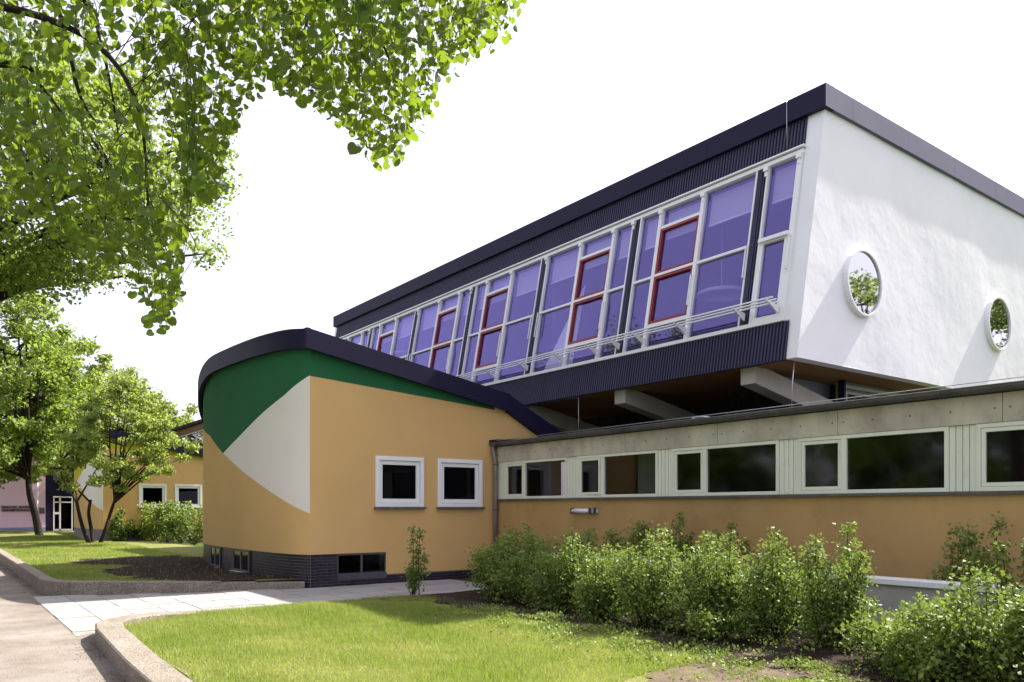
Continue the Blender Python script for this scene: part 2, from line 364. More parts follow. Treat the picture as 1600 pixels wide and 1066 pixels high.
def make_pavilion(label, band, dy, full=True):
    root = thing('pavilion', label, 'building', None, (0, dy, 0))
    # curved wall, painted in three fields that meet along exact edges
    mb = MB(); ss = sorted(set([round(x, 3) for x in np.arange(0, CS[-1], .12)] + [round(S_TIP, 3), round(float(CS[-1]), 3)]))
    def lo(s): return float(np.interp(s, *LB)) if s <= S_TIP else float(np.interp(s, *EB))
    def up(s): return float(np.interp(s, *UB)) if s <= S_TIP else float(np.interp(s, *EB))
    for a, b in zip(ss[:-1], ss[1:]):
        A = cpos(a); B = cpos(b)
        zs = [(BASE, BASE), (lo(a), lo(b)), (up(a), up(b)), (min(roof_top(*A)-.28, 5.2), min(roof_top(*B)-.28, 5.2))]
        for k, mi in enumerate((0, 1, 2)):
            za, zb = zs[k], zs[k+1]
            za = (min(za[0], zs[3][0]), min(za[1], zs[3][1])); zb = (min(zb[0], zs[3][0]), min(zb[1], zs[3][1]))
            if zb[0]-za[0] < 1e-4 and zb[1]-za[1] < 1e-4: continue
            pts = [(*A, za[0]), (*A, zb[0]), (*B, zb[1]), (*B, za[1])]
            if zb[0]-za[0] < 1e-4: pts.pop(1)
            elif zb[1]-za[1] < 1e-4: pts.pop(2)
            mb.poly(pts, mi)
    w_ = mb.build('curved_wall', [M['ochre'], M['cream'], band], root)
    # straight wall with real openings
    def top(x): return 4.74 - .172*(x-6.07) if x < 10.9 else 3.91 - .5*(x-10.9)
    def grn(x): return 4.25 - .075*(x-6.07)
    holes = [(7.51,8.68,1.63,2.71),(9.04,10.24,1.63,2.71),(6.66,7.78,.14,.66)]
    xs = sorted({6.07,7.76,10.6,10.9,12.4} | {h[0] for h in holes} | {h[1] for h in holes})
    xs = [x for x in xs]
    mb = MB()
    for a, b in zip(xs[:-1], xs[1:]):
        mid = (a+b)/2; z0 = BASE if mid < 7.76 else .20
        cuts = [(z0, z0)]
        for h in holes[:2]:
            if h[0] <= mid <= h[1]: cuts += [(h[2], h[2]), (h[3], h[3])]
        g = (min(grn(a), top(a)), min(grn(b), top(b))); cuts += [g, (top(a)+.1, top(b)+.1)]
        for k in range(len(cuts)-1):
            if len(cuts) == 5 and k == 1: continue
            mi = 1 if k == len(cuts)-2 and top(mid) > grn(mid) and mid < 10.6 else 0
            mb.poly([(a,PY,cuts[k][0]),(b,PY,cuts[k][1]),(b,PY,cuts[k+1][1]),(a,PY,cuts[k+1][0])], mi)
    for h in holes[:2]:     # reveals
        x0,x1,z0,z1 = h; d = .16
        mb.poly([(x0,PY,z0),(x0,PY,z1),(x0,PY+d,z1),(x0,PY+d,z0)]).poly([(x1,PY,z0),(x1,PY+d,z0),(x1,PY+d,z1),(x1,PY,z1)])
        mb.poly([(x0,PY,z1),(x1,PY,z1),(x1,PY+d,z1),(x0,PY+d,z1)]).poly([(x0,PY,z0),(x0,PY+d,z0),(x1,PY+d,z0),(x1,PY,z0)])
    mb.box(12.38,12.4,PY+.01,24.4,0,3.4); mb.build('straight_wall', [M['ochre'], band], root)
    MB().box(7.3,10.5,PY+1.6,PY+1.65,.7,3.4).box(7.3,10.5,PY+.3,PY+1.6,.68,.7).box(7.28,7.3,PY+.2,PY+1.6,.7,3.4).box(10.5,10.52,PY+.2,PY+1.6,.7,3.4).box(7.3,10.5,PY+.2,PY+1.6,3.4,3.42).build('room', M['dark'], root)
    # windows
    for x0,x1,z0,z1 in holes[:2]:
        fr = MB(); o = -.035; wd = .085
        fr.box(x0,x1,PY+o,PY+.06,z1-wd,z1).box(x0,x1,PY+o,PY+.06,z0,z0+wd).box(x0,x0+wd,PY+o,PY+.06,z0+wd,z1-wd).box(x1-wd,x1,PY+o,PY+.06,z0+wd,z1-wd)
        f = fr.build('window', M['white'], root, bevel=.006)
        sa = MB(); a0,a1,b0,b1 = x0+wd+.006,x1-wd-.006,z0+wd+.006,z1-wd-.006; q=.085; o2=.005
        sa.box(a0,a1,PY+o2,PY+.07,b1-q,b1).box(a0,a1,PY+o2,PY+.07,b0,b0+q).box(a0,a0+q,PY+o2,PY+.07,b0+q,b1-q).box(a1-q,a1,PY+o2,PY+.07,b0+q,b1-q)
        sa.build('sash', M['white'], f, bevel=.005)
        MB().box(a0+q,a1-q,PY+.035,PY+.045,b0+q,b1-q).build('pane', M['pane_dark'], f)
        MB().box(x0-.03,x1+.03,PY-.09,PY+.02,z0-.045,z0-.003).build('sill', M['zinc'], f)
    # brick plinth
    mb = MB()
    cvp = [(x+.012*1, y) for x, y in CV]
    for a, b in zip(CV[:-1], CV[1:]): mb.poly([(a[0]+.016,a[1],-.02),(a[0]+.016,a[1],BASE-.004),(b[0]+.016,b[1],BASE-.004),(b[0]+.016,b[1],-.02)])
    mb.poly([(6.09,PY+.02,-.02),(6.66,PY+.02,-.02),(6.66,PY+.02,BASE),(6.09,PY+.02,BASE)])
    mb.poly([(6.66,PY+.02,-.02),(7.78,PY+.02,-.02),(7.78,PY+.02,.14),(6.66,PY+.02,.14)])
    mb.poly([(7.78,PY+.02,-.02),(12.3,PY+.02,-.02),(12.3,PY+.02,.2),(7.78,PY+.02,.2)])
    mb.poly([(6.07,PY,BASE-.003),(7.78,PY,BASE-.003),(7.78,PY+.04,BASE-.003),(6.07,PY+.04,BASE-.003)])
    pl = mb.build('plinth', M['mortar'], root)
    CH = .061; bh = .052
    def bmesh_(L, m): return MB().hexa([(0,0,0),(L,0,0),(L,.05,0),(0,.05,0),(0,0,bh),(L,0,bh),(L,.05,bh),(0,.05,bh)]).mesh('brick', m)
    rest = MB(); n = 0
    wins_s = [(s_of_px(391), s_of_px(365)), (s_of_px(345.5), s_of_px(330))]
    cache = {}
    if full:
        for r in range(11):
            z = .0 + r*CH
            x = 6.075
            k = 0
            while x < 11.0:
                L = .115 if (k == 0 and r % 2) else .24
                x1 = x + L
                lim = [(6.66,7.78)] if .10 < z < .66 else []
                for a, b in lim:
                    if x < a < x1: x1 = a
                    if a <= x < b: x = b; x1 = x + (.115 if r % 2 else .24)
                if z > .15 and x >= 7.78: break
                if z > .15 and x1 > 7.78 and x < 6.7: x1 = min(x1, 7.78)
                L = round(x1 - x, 3)
                if L > .03:
                    key = (L, random.random() < .35)
                    if key not in cache: cache[key] = bmesh_(L, M['brick2' if key[1] else 'brick'])
                    link('brick', cache[key], pl, (x, PY+.008+random.uniform(-.002,.002), z)); n += 1
                x = x1 + .010; k += 1
            s = .012
            while s < 7.6:
                L = .115 if (r % 2 and s < .05) else .24; hit = False
                for a, b in wins_s:
                    if z > .02 and s < b and s + L > a:
                        if s < a - .06: L = a - s
                        else: s = b + .005; hit = True
                        break
                if hit: continue
                L = round(L, 2); a = cpos(s); b = cpos(s+L); nn = cnorm(s+L/2)
                if n < 298 and s < 6.3:
                    key = (L, random.random() < .35)
                    if key not in cache: cache[key] = bmesh_(L, M['brick2' if key[1] else 'brick'])
                    ang = math.atan2(b[1]-a[1], b[0]-a[0]); 
                    o = link('brick', cache[key], pl, (a[0]+nn.x*-.02, a[1]+nn.y*-.02, z)); o.rotation_euler = (0, 0, ang); n += 1
                    o.location = (a[0]-nn.x*.058, a[1]-nn.y*.058, z)
                else:
                    q = [(a[0]-nn.x*.02,a[1]-nn.y*.02),(a[0]+nn.x*.02,a[1]+nn.y*.02),(b[0]+nn.x*.02,b[1]+nn.y*.02),(b[0]-nn.x*.02,b[1]-nn.y*.02)]
                    rest.prism([(p_[0]-nn.x*.028, p_[1]-nn.y*.028) for p_ in q], z, z+bh)
                s += L + .01
        if rest.v: stuff(rest.build('brick_field', M['brick'], pl))
    # basement windows
    x0,x1,z0,z1 = 6.66,7.78,.14,.66
    fr = MB(); wd=.03; xm=(x0+x1)/2-.01; yy=PY+.05
    fr.box(x0,x1,yy-.03,yy+.02,z1-wd,z1).box(x0,x1,yy-.03,yy+.02,z0+.09,z0+.09+wd)
    fr.box(x0,x0+wd,yy-.03,yy+.02,z0+.12,z1-wd).box(x1-wd,x1,yy-.03,yy+.02,z0+.12,z1-wd).box(xm-.02,xm+.02,yy-.032,yy+.02,z0+.12,z1-wd)
    bwm = mat('grey_steel_frame', (.10,.095,.11), .5, .2, 8)
    f = fr.build('basement_window', bwm, root)
    MB().box(x0+wd,xm-.02,yy-.005,yy+.002,z0+.12,z1-wd).build('pane', M['pane_wing'], f)
    MB().box(xm+.02,x1-wd,yy-.005,yy+.002,z0+.12,z1-wd).build('pane', M['pane_wing'], f)
    MB().box(x0,x1,PY-.02,yy+.02,z0-.002,z0+.088).build('sill', mat('dark_sill', (.09,.085,.10), .6, .3, 5), f)
    MB().box(x0,x1,yy+.3,yy+.32,z0,z1+.1).build('cellar_back', M['dark'], f)
    if full:
        for a, b in wins_s:
            A = cpos(a); B = cpos(b); nn = cnorm((a+b)/2)
            def off(p, k): return (p[0]+nn.x*k, p[1]+nn.y*k)
            mb = MB()
            mb.prism([off(A,.012),off(A,.03),off(B,.03),off(B,.012)], .62, .66).prism([off(A,.012),off(A,.03),off(B,.03),off(B,.012)], .17, .21)
            for t in (0, .47, .94):
                p = (A[0]+(B[0]-A[0])*t, A[1]+(B[1]-A[1])*t); q = (A[0]+(B[0]-A[0])*(t+.06), A[1]+(B[1]-A[1])*(t+.06))
                mb.prism([off(p,.012),off(p,.03),off(q,.03),off(q,.012)], .21, .62)
            f = mb.build('basement_window', bwm, root)
            MB().prism([off(A,.004),off(A,.014),off(B,.014),off(B,.004)], .19, .64).build('pane', M['pane_wing'], f)
            MB().prism([off(A,-.02),off(A,.13),off(B,.13),off(B,-.02)], .12, .165).build('sill', M['concrete_w'], f)
    # roof and its sheet-metal edge
    def offc(k): return [(x+cnorm(s).x*k, y+cnorm(s).y*k) for (x, y), s in zip(CV, CS)]
    edge = [(10.96,PY-.17),(5.93,PY-.17)] + offc(.13)[1:] + [(10.96,24.5)]
    cx, cy = 9.0, 19.0; mb = MB()
    for a, b in zip(edge[:-1], edge[1:]):
        mb.poly([(*a, roof_top(*a)-.005), (cx, cy, 5.0), (*b, roof_top(*b)-.005)])
    mb.build('roof', M['roof'], root)
    fp = [0, 1]; cuts = list(range(1, len(edge)-2, 9)) + [len(edge)-2]
    segs = [(0, 1)] + list(zip(cuts[:-1], cuts[1:]))
    for a, b in segs:
        mb = MB()
        for k in range(a, b):
            p, q = edge[k], edge[k+1]
            d = Vector((q[0]-p[0], q[1]-p[1])).normalized(); nn = Vector((d.y, -d.x)) if False else Vector((-d.y, d.x))
            pi = (p[0]-(-nn.x if False else 0), p[1])
            zt0, zt1 = roof_top(*p)+.01, roof_top(*q)+.01
            inn = Vector((d.y, -d.x))
            pin = (p[0]+inn.x*.09, p[1]+inn.y*.09); qin = (q[0]+inn.x*.09, q[1]+inn.y*.09)
            mb.hexa([(*p,zt0-.40),(*q,zt1-.40),(*qin,zt1-.40),(*pin,zt0-.40),(*p,zt0),(*q,zt1),(*qin,zt1),(*pin,zt0)])
        mb.build('fascia_panel', M['navy'], root)
    # lower, steeper end of the roof edge
    mb = MB(); ya, yb = PY-.10, PY+.1
    P = [(10.9,4.27),(10.9,3.885),(12.45,3.08),(12.9,3.05),(12.9,3.35),(11.0,4.27)]
    i = len(mb.v); mb.v += [(x,ya,z) for x,z in P] + [(x,yb,z) for x,z in P]; n_ = len(P)
    mb.f.append(tuple(range(n_))); mb.f.append(tuple(range(2*n_-1,n_-1,-1))); mb.m += [0,0]
    for k in range(n_): mb.f.append((k,(k+1)%n_+n_*0,(k+1)%n_+n_,k+n_)[::-1]); mb.m.append(0)
    mb.build('fascia_panel', M['navy'], root)
    MB().poly([(10.96,PY,4.27),(12.9,PY,3.34),(12.9,24.4,3.34),(10.96,24.4,4.27)]).build('lower_roof', M['roof'], root)
    return root
make_pavilion('ochre pavilion with a cream triangle and green field painted on its curved wall', M['green'], 0)
make_pavilion('distant ochre pavilion with a yellow band under its eaves, behind the small tree', M['yellow'], 23.3, False)

# ------------------------------------------------------------------ low wing
WX = 10.64
wing = thing('low_wing', 'long low ochre wing with a strip of cream framed windows and a gutter', 'building')
YE = -3.0
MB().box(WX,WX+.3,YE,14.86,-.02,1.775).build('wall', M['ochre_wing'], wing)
MB().box(WX+.01,WX+.3,YE,14.86,2.66,3.02).build('lintel', M['concrete_w'], wing)
MB().box(WX-.06,WX+.04,YE,14.82,1.776,1.812).build('sill', M['zinc'], wing)
MB().box(WX+.02,17,YE,14.84,3.03,3.10).box(WX-.03,WX+.03,YE,14.84,3.035,3.12).build('roof', M['roof'], wing)
MB().box(WX+2.5,WX+2.55,YE,14.8,.2,3.0).box(WX+.3,WX+2.5,YE,14.8,.9,.95).build('room', M['room'], wing)
yb = 14.95; 
for k, y1 in enumerate([14.82, 12.78, 10.6, 8.43, 6.26, 4.08, 1.9, -.3]):
    y0 = [12.78, 10.6, 8.43, 6.26, 4.08, 1.9, -.3, -2.6][k]
    p = MB().box(WX-.028,WX+.009,y0+.004,y1-.004,2.672,3.03).build('fascia_panel', M['fibre'], wing)
    sm = MB()
    for t in (.04, .28, .52, .76, .96):
        yy = y0+(y1-y0)*t; sm.box(WX-.034,WX-.027,yy-.010,yy+.010,2.84,2.86)
    stuff(sm.build('screws', M['zinc'], p))
for k in range(7):
    d = -2.533*k; f0, f1 = 12.32+d, 14.52+d; z0, z1 = 1.815, 2.668
    o = WX-.02; i = WX+.07; mb = MB(); wd = .055; ym = 13.775+d
    mb.box(o,i,f0,f1,z1-wd,z1).box(o,i,f0,f1,z0,z0+wd).box(o,i,f0,f0+wd,z0+wd,z1-wd).box(o,i,f1-wd,f1,z0+wd,z1-wd).box(o,i,ym-.04,ym+.04,z0+wd,z1-wd)
    f = mb.build('window', M['old_white'], wing, bevel=.004)
    sash = MB(); a, b, q = ym+.043, f1-wd-.004, .05; c0, c1 = z0+wd+.004, z1-wd-.004; X0, X1 = -.012, .045
    for bx in ((a,b,c1-q,c1),(a,b,c0,c0+q),(a,a+q,c0+q,c1-q),(b-q,b,c0+q,c1-q)): sash.box(X0,X1,bx[0]-b,bx[1]-b,bx[2],bx[3])
    so = sash.build('sash', M['old_white'], f, bevel=.003); so.location = (WX, b, 0)
    if k == 1: so.rotation_euler = (0, 0, math.radians(-3))
    MB().box(WX+.015,WX+.022,a+q,b-q,c0+q,c1-q).build('pane', M['pane_wing'], f)
    MB().box(WX+.02,WX+.027,f0+wd,ym-.04,z0+wd,z1-wd).build('pane', M['pane_wing'], f)
    if k in (0, 1):
        cm = MB(); n = 26
        yA, yB = (f0+.1, f0+.75) if k == 1 else (f0+.5, f0+1.2)
        for j in range(n):
            y_a = yA+(yB-yA)*j/n; y_b = yA+(yB-yA)*(j+1)/n
            cm.poly([(WX+.25+.03*(j%2),y_a,1.85),(WX+.25+.03*((j+1)%2),y_b,1.85),(WX+.25+.03*((j+1)%2),y_b,2.65),(WX+.25+.03*(j%2),y_a,2.65)])
        cm.build('curtain', M['blind'] if k == 0 else M['curtain'], f)
    # boards between this window and the next
    g1, g0 = f0, f0-.333
    nb = 4; ww = (g1-g0)/nb
    for j in range(nb):
        MB().box(WX-.004,WX+.06,g0+j*ww+.004,g0+(j+1)*ww-.004,z0,z1).build('cladding_board', M['old_white'], wing, bevel=.006)
    MB().box(WX+.03,WX+.075,g0-.02,g1+.02,z0,z1).build('board_backing', M['old_white'], wing)
MB().box(WX-.002,WX+.06,14.53,14.86,1.815,2.668).build('end_board', M['old_white'], wing)
# gutter: half-round trough with brackets
gm = MB(); n = 9; gy0, gy1 = YE, 14.95; gxc, gz, gr = WX-.13, 3.115, .075
prof = [(gxc+gr*math.cos(math.pi+math.pi*j/(n-1)), gz+gr*math.sin(math.pi+math.pi*j/(n-1))) for j in range(n)]
inner = [(gxc+(gr-.006)*math.cos(math.pi+math.pi*j/(n-1)), gz+(gr-.006)*math.sin(math.pi+math.pi*j/(n-1))) for j in range(n)][::-1]
pp = prof + inner; i0 = 0
gm.v += [(x,gy0,z) for x,z in pp] + [(x,gy1,z) for x,z in pp]; N = len(pp)
for k in range(N): j=(k+1)%N; gm.f.append((k,k+N,j+N,j)); gm.m.append(0)
gm.f.append(tuple(range(N,2*N))); gm.m.append(0)
gm.tube([(gxc-gr,gy0,gz+.004),(gxc-gr,gy1,gz+.004)], .011, 8)
gut = gm.build('gutter', M['zinc'], wing)
for k in range(21):
    y = 14.6 - k*.82; mb = MB()
    for j in range(n-1):
        a, b = prof[j], prof[j+1]; s = 1.10
        A = (gxc+(a[0]-gxc)*s, gz+(a[1]-gz)*s); B = (gxc+(b[0]-gxc)*s, gz+(b[1]-gz)*s)
        mb.hexa([(A[0],y-.015,A[1]),(B[0],y-.015,B[1]),(B[0],y+.015,B[1]),(A[0],y+.015,A[1]),(a[0],y-.015,a[1]),(b[0],y-.015,b[1]),(b[0],y+.015,b[1]),(a[0],y+.015,a[1])])
    mb.build('bracket', M['zinc'], gut)
dp = MB().tube([(WX-.13,14.80,3.05),(WX-.13,14.80,2.93),(WX-.11,14.78,2.80),(WX-.09,14.77,2.62),(WX-.09,14.77,0)], .048, 10).build('downpipe', M['pipe'], wing, smooth=True)
for z in (2.6, 1.55, .6): MB().tube([(WX-.09,14.77,z),(WX-.09,14.77,z+.04)], .056, 10).build('pipe_clip', M['zinc'], dp)
# small dark hip at the start of the roof
MB().prism([(WX-.2,14.87),(WX-.2,14.6),(WX+1.9,14.0),(WX+1.9,14.87)], 3.12, lambda x, y: 3.14 + (.13 if WX+.2 < x else .05)).build('roof_upstand', M['navy'], wing)
# wall lamp
lt = thing('wall_lamp', 'small horizontal bulkhead lamp fixed on the ochre wall below the windows', 'lamp', None, (WX, 11.74, 1.5))
MB().box(-.05,0,-.37,.37,.0,.10).build('housing', M['lampcase'], lt, bevel=.012)
MB().tube([(-.075,-.18,.05),(-.075,.34,.05)], .036, 10).build('diffuser', M['white'], lt, smooth=True)
for y in (-.34, -.2, .35): MB().box(-.115,0,y-.012,y+.012,-.012,.112).build('clamp', M['zinc'], lt, bevel=.004)
# light-well parapet between bushes and wall
pr = thing('light_well_parapet', 'low white coped wall behind the shrubs in front of the ochre wing', 'wall')
MB().box(9.45,9.65,-3,13.2,-.02,.66).build('wall', M['concrete_w'], pr)
MB().box(9.40,9.72,-3,13.25,.662,.735).build('coping', M['white'], pr, bevel=.008)
# cables
def wire(pts, r, label, name='lightning_cable', cat='cable', m='steel'):
    return tag(MB().tube(pts, r, 6).build(name, M[m], None, smooth=True), label, cat)
wire([at(1241,566,13.9), at(1238,600,13.75), (12.3+.05, on_x(1236,640,12.35).y, 3.1)], .008, 'thin cable hanging from the white corner of the upper block to the low roof')
wire([(12.40,15.2,4.27),(12.37,14.6,4.26),(12.36,on_x(904,626,12.36).y,4.25),(12.36,on_x(904,680,12.36).y,3.1)], .009, 'thin cable dropping from the corrugated band to the low roof')
wire([(WX-.20,14.6,3.16),(WX-.19,9,3.165),(WX-.2,4,3.17),(WX-.2,-3,3.17)], .006, 'pale lightning wire laid along the gutter edge of the low wing', 'lightning_wire')
lp = [on_x(1098+17*math.cos(a), 657+4*math.sin(a), WX-.05) for a in np.linspace(0, 2*math.pi*1.9, 40)]
wire([(p.x+.02*math.sin(i*.7), p.y, max(p.z+.02, 3.135)) for i, p in enumerate(lp)], .009, 'loose loop of white cable lying on the low roof edge', 'cable_loop', 'cable', 'white')

# ------------------------------------------------------------------ upper block
SL = .9/4.74
ub = thing('upper_block', 'raised classroom block with leaning purple glazing and a white end wall with portholes', 'building')
nl = math.sqrt(1+SL*SL)
def G(y, z, n=0): return Vector((12.3+(z-4.28)*SL - n/nl, y, z + n*SL/nl))
def ibox(mb, y0, y1, z0, z1, n0, n1):
    return mb.hexa([G(y0,z0,n1),G(y0,z0,n0),G(y1,z0,n0),G(y1,z0,n1),G(y0,z1,n1),G(y0,z1,n0),G(y1,z1,n0),G(y1,z1,n1)])
YL, YR, XB = 29.4, 8.03, 26.0
# end wall: subdivided slab with slightly uneven plaster
mb = MB(); nx_, nz_ = 60, 26
def ew(i, j):
    z = 4.28 + 4.74*j/nz_; x0 = 12.3+(z-4.28)*SL; x = x0+(XB-x0)*i/nx_
    u = .004*math.sin(x*1.7+z*.6)+.003*math.sin(x*3.1-z*2.3)+.003*math.sin(z*2.1+x*.8)
    return (x, YR + (u if 0 < i < nx_ else 0), z)
for i in range(nx_):
    for j in range(nz_): mb.poly([ew(i,j),ew(i+1,j),ew(i+1,j+1),ew(i,j+1)])
mb.poly([(12.3,YR,4.28),(12.3,8.25,4.28),(XB,8.25,4.28),(XB,YR,4.28)])
mb.poly([(12.3,YR,4.28),(13.2,YR,9.02),(13.2,8.38,9.02),(12.3,8.25,4.28)])
mb.poly([(12.3,8.25,4.28),(13.2,8.38,9.02),(XB,8.38,9.02),(XB,8.25,4.28)])
mb.build('end_wall', M['plaster'], ub, smooth=False)
MB().hexa([(12.3,YL,4.28),(XB,YL,4.28),(XB,YL+.25,4.28),(12.3,YL+.25,4.28),(13.2,YL,9.02),(XB,YL,9.02),(XB,YL+.25,9.02),(13.2,YL+.25,9.02)]).build('end_wall', M['plaster'], ub)
MB().box(XB-.2,XB,8.4,YL,4.3,9.0).build('back_wall', M['plaster'], ub)
MB().box(12.36,XB,8.26,YL,4.285,4.42).build('soffit', M['soffit'], ub)
MB().box(13.2,XB,YR,YL+.2,9.03,9.30).build('roof', M['roof'], ub)
MB().box(18.5,18.55,8.4,YL,4.5,9.0).build('corridor_wall', M['room'], ub)
MB().box(12.6,18.5,8.4,YL,4.86,4.9).build('floor', M['roomfloor'], ub)
MB().box(13.2,18.5,8.4,YL,8.42,8.46).build('ceiling', M['room'], ub)
posts_ = [9.24+3.363*k for k in range(6)]
for k in range(1, 3): MB().box(13.3,18.5,posts_[2*k]-.06,posts_[2*k]+.06,4.9,8.42).build('partition', M['room'], ub)
# roof edge panels, front and end
fx = 13.08; ys = np.linspace(7.95, 29.64, 9)
for a, b in zip(ys[:-1], ys[1:]): MB().box(fx,fx+.3,a+(.003 if a > 8 else 0),b-.003,8.95,9.37).build('fascia_panel', M['navy'], ub)
fas2 = mat('grey_fascia', (.105,.10,.165), .5, .15, 1.5)
xs = [13.08, 14.0, 16.1, 18.2, 20.3, 22.4, 24.5, 26.1]
for a, b in zip(xs[:-1], xs[1:]): MB().box(a+(.303 if a < 13.1 else .003),b-.003,7.95,8.2,8.95,9.372).build('fascia_panel', fas2, ub)
MB().box(13.078,13.384,7.947,7.95,8.95,9.372).build('fascia_corner', fas2, ub)
# corrugated bands
def corrug(y0, y1, z0, z1, pitch, n0, depth, name, m, parent=ub):
    mb = MB(); k = int((y1-y0)/pitch); pts = []
    for j in range(k):
        y = y0+j*pitch; pts += [(y,n0),(y+pitch*.42,n0),(y+pitch*.5,n0-depth),(y+pitch*.92,n0-depth)]
    pts.append((y1,n0))
    for (a,na),(b,nb_) in zip(pts[:-1],pts[1:]): mb.poly([G(b,z0,nb_),G(a,z0,na),G(a,z1,na),G(b,z1,nb_)][::-1])
    return mb.build(name, m, parent)
corrug(8.37, YL, 8.36, 8.99, .072, .03, .03, 'corrugated_band', M['navy_clad'])
corrug(8.25, YL, 4.27, 5.0, .072, .03, .03, 'corrugated_band', M['navy_clad'])
bk = MB(); ibox(bk, 8.3, YL, 4.30, 5.0, -.12, -.002); ibox(bk, 8.3, YL, 8.3, 8.99, -.12, -.002); bk.build('band_backing', M['dark'], ub)
# glazing
def member(name, y0, y1, z0, z1, n0, n1, m=None, parent=ub): mb = MB(); ibox(mb, y0, y1, z0, z1, n0, n1); return mb.build(name, m or M['white'], parent)
member('bottom_rail', 8.36, YL, 5.0, 5.075, -.08, .06); member('head_rail', 8.36, YL, 8.22, 8.30, -.08, .05); member('head_flashing', 8.33, YL, 8.325, 8.36, -.02, .09)
def pane(y0, y1, z0, z1, parent=ub): return member('pane', y0+.004, y1-.004, z0+.004, z1-.004, -.03, -.02, M['pane_up'], parent)
Z0, ZT, ZB = 5.075, 6.69, 8.22
posts = [9.24+3.363*k for k in range(6)]
def column(y0, y1, kind):
    a, b = y0, y1
    if kind == 'red':
        for z0, z1 in ((ZT+.03, 7.76), (5.6, ZT-.03)):
            mb = MB(); q = .055
            for bx in ((a,b,z1-q,z1),(a,b,z0,z0+q),(a,a+q,z0+q,z1-q),(b-q,b,z0+q,z1-q)): ibox(mb, bx[0],bx[1],bx[2],bx[3], -.05, .035)
            f = mb.build('red_sash', M['red'], ub); pane(a+q, b-q, z0+q, z1-q, f)
        member('transom', a, b, ZT-.028, ZT+.028, -.05, .05); member('transom', a, b, 7.762, 7.83, -.05, .03); member('transom', a, b, 5.53, 5.598, -.05, .03)
        pane(a, b, 7.83, ZB); pane(a, b, Z0, 5.53)
        member('blind', a, b, 7.58, 8.2, -.17, -.165, M['blind'])
    else:
        member('transom', a, b, ZT-.027, ZT+.027, -.05, .03); pane(a, b, ZT+.027, ZB); pane(a, b, Z0, ZT-.027)
        member('blind', a+.02, b-.02, 7.56, 8.2, -.17, -.165, M['blind']); member('blind_bar', a+.02, b-.02, 7.53, 7.56, -.18, -.155, M['white'])
def bracket_arm(y):
    mb = MB(); ww = .014
    P = [(.05,5.16),(.05,5.30),(.42,5.30),(.42,5.272)]
    L = [G(y-ww,z,n) for n,z in P]; R_ = [G(y+ww,z,n) for n,z in P]
    mb.poly(L); mb.poly(R_[::-1])
    for k in range(4): mb.poly([L[k], R_[k], R_[(k+1)%4], L[(k+1)%4]])
    mb.build('bracket', M['white'], ub)
def top_bracket(y):
    mb = MB(); ibox(mb, y-.05, y+.05, 8.12, 8.22, .02, .09); ibox(mb, y-.03, y+.03, 8.02, 8.12, .02, .06); mb.build('head_bracket', M['white'], ub)
def handle(y, zc):
    a = [G(y,zc-.32,.03),G(y,zc-.32,.10),G(y,zc+.32,.10),G(y,zc+.32,.03)]
    MB().tube(a, .014, 6).build('handle', M['white'], ub)
for k, pc in enumerate(posts):
    w2 = .11
    corrug(pc-w2, pc+w2, 5.0, 8.32, .057, .03, .025, 'dark_post', M['navy_clad']); 
    member('post_core', pc-w2, pc+w2, 5.0, 8.3, -.12, -.003, M['dark'])
    member('jamb', pc-w2-.035, pc-w2, Z0, ZB, -.06, .045); member('jamb', pc+w2, pc+w2+.035, Z0, ZB, -.06, .045)
    y0, y1 = pc+w2+.035, pc+3.363-w2-.035
    if k == 5: y1 = YL-.1
    ms = (pc+1.44, pc+2.62) if k % 2 == 0 else (pc+.745, pc+1.925)
    kinds = ('wide','red','narrow') if k % 2 == 0 else ('narrow','red','wide')
    for m_ in ms:
        member('mullion', m_-.045, m_+.045, Z0, ZB, -.07, .05); bracket_arm(m_); top_bracket(m_)
    bracket_arm(pc); top_bracket(pc-.1 if k % 2 == 0 else pc+.1)
    ed = [y0, ms[0]-.045, ms[0]+.045, ms[1]-.045, ms[1]+.045, y1]
    for j in range(3): column(ed[2*j], ed[2*j+1], kinds[j])
    handle(ms[0]+.02 if k % 2 == 0 else ms[0]-.01, 6.1); handle((pc+w2+.02) if k % 2 == 0 else (pc+3.363-w2-.03), 6.35)
# pane bay beside the end wall
member('mullion', 8.37, 8.47, Z0, ZB, -.07, .05); bracket_arm(8.5); top_bracket(8.43)
member('transom', 8.47, 9.11, ZT-.035, ZT+.035, -.05, .09); pane(8.47, 9.11, ZT+.035, ZB); pane(8.56, 9.03, Z0+.1, ZT-.06)
for bx in ((8.47,8.56,Z0,ZT-.035),(9.03,9.11,Z0,ZT-.035),(8.56,9.03,Z0,Z0+.1),(8.56,9.03,ZT-.06,ZT-.035)): member('vent_frame', *bx, -.05, .03)
member('blind', 8.5, 9.08, 7.56, 8.2, -.17, -.165, M['blind']); member('blind_bar', 8.5, 9.08, 7.53, 7.56, -.18, -.155); handle(8.42, 6.3)
for nn in (.20, .31, .42): member('walkway_rail', 8.38, 29.2, 5.30, 5.325, nn-.013, nn+.013)
member('jamb', 8.2, 8.372, 5.0, 8.36, -.1, -.012)
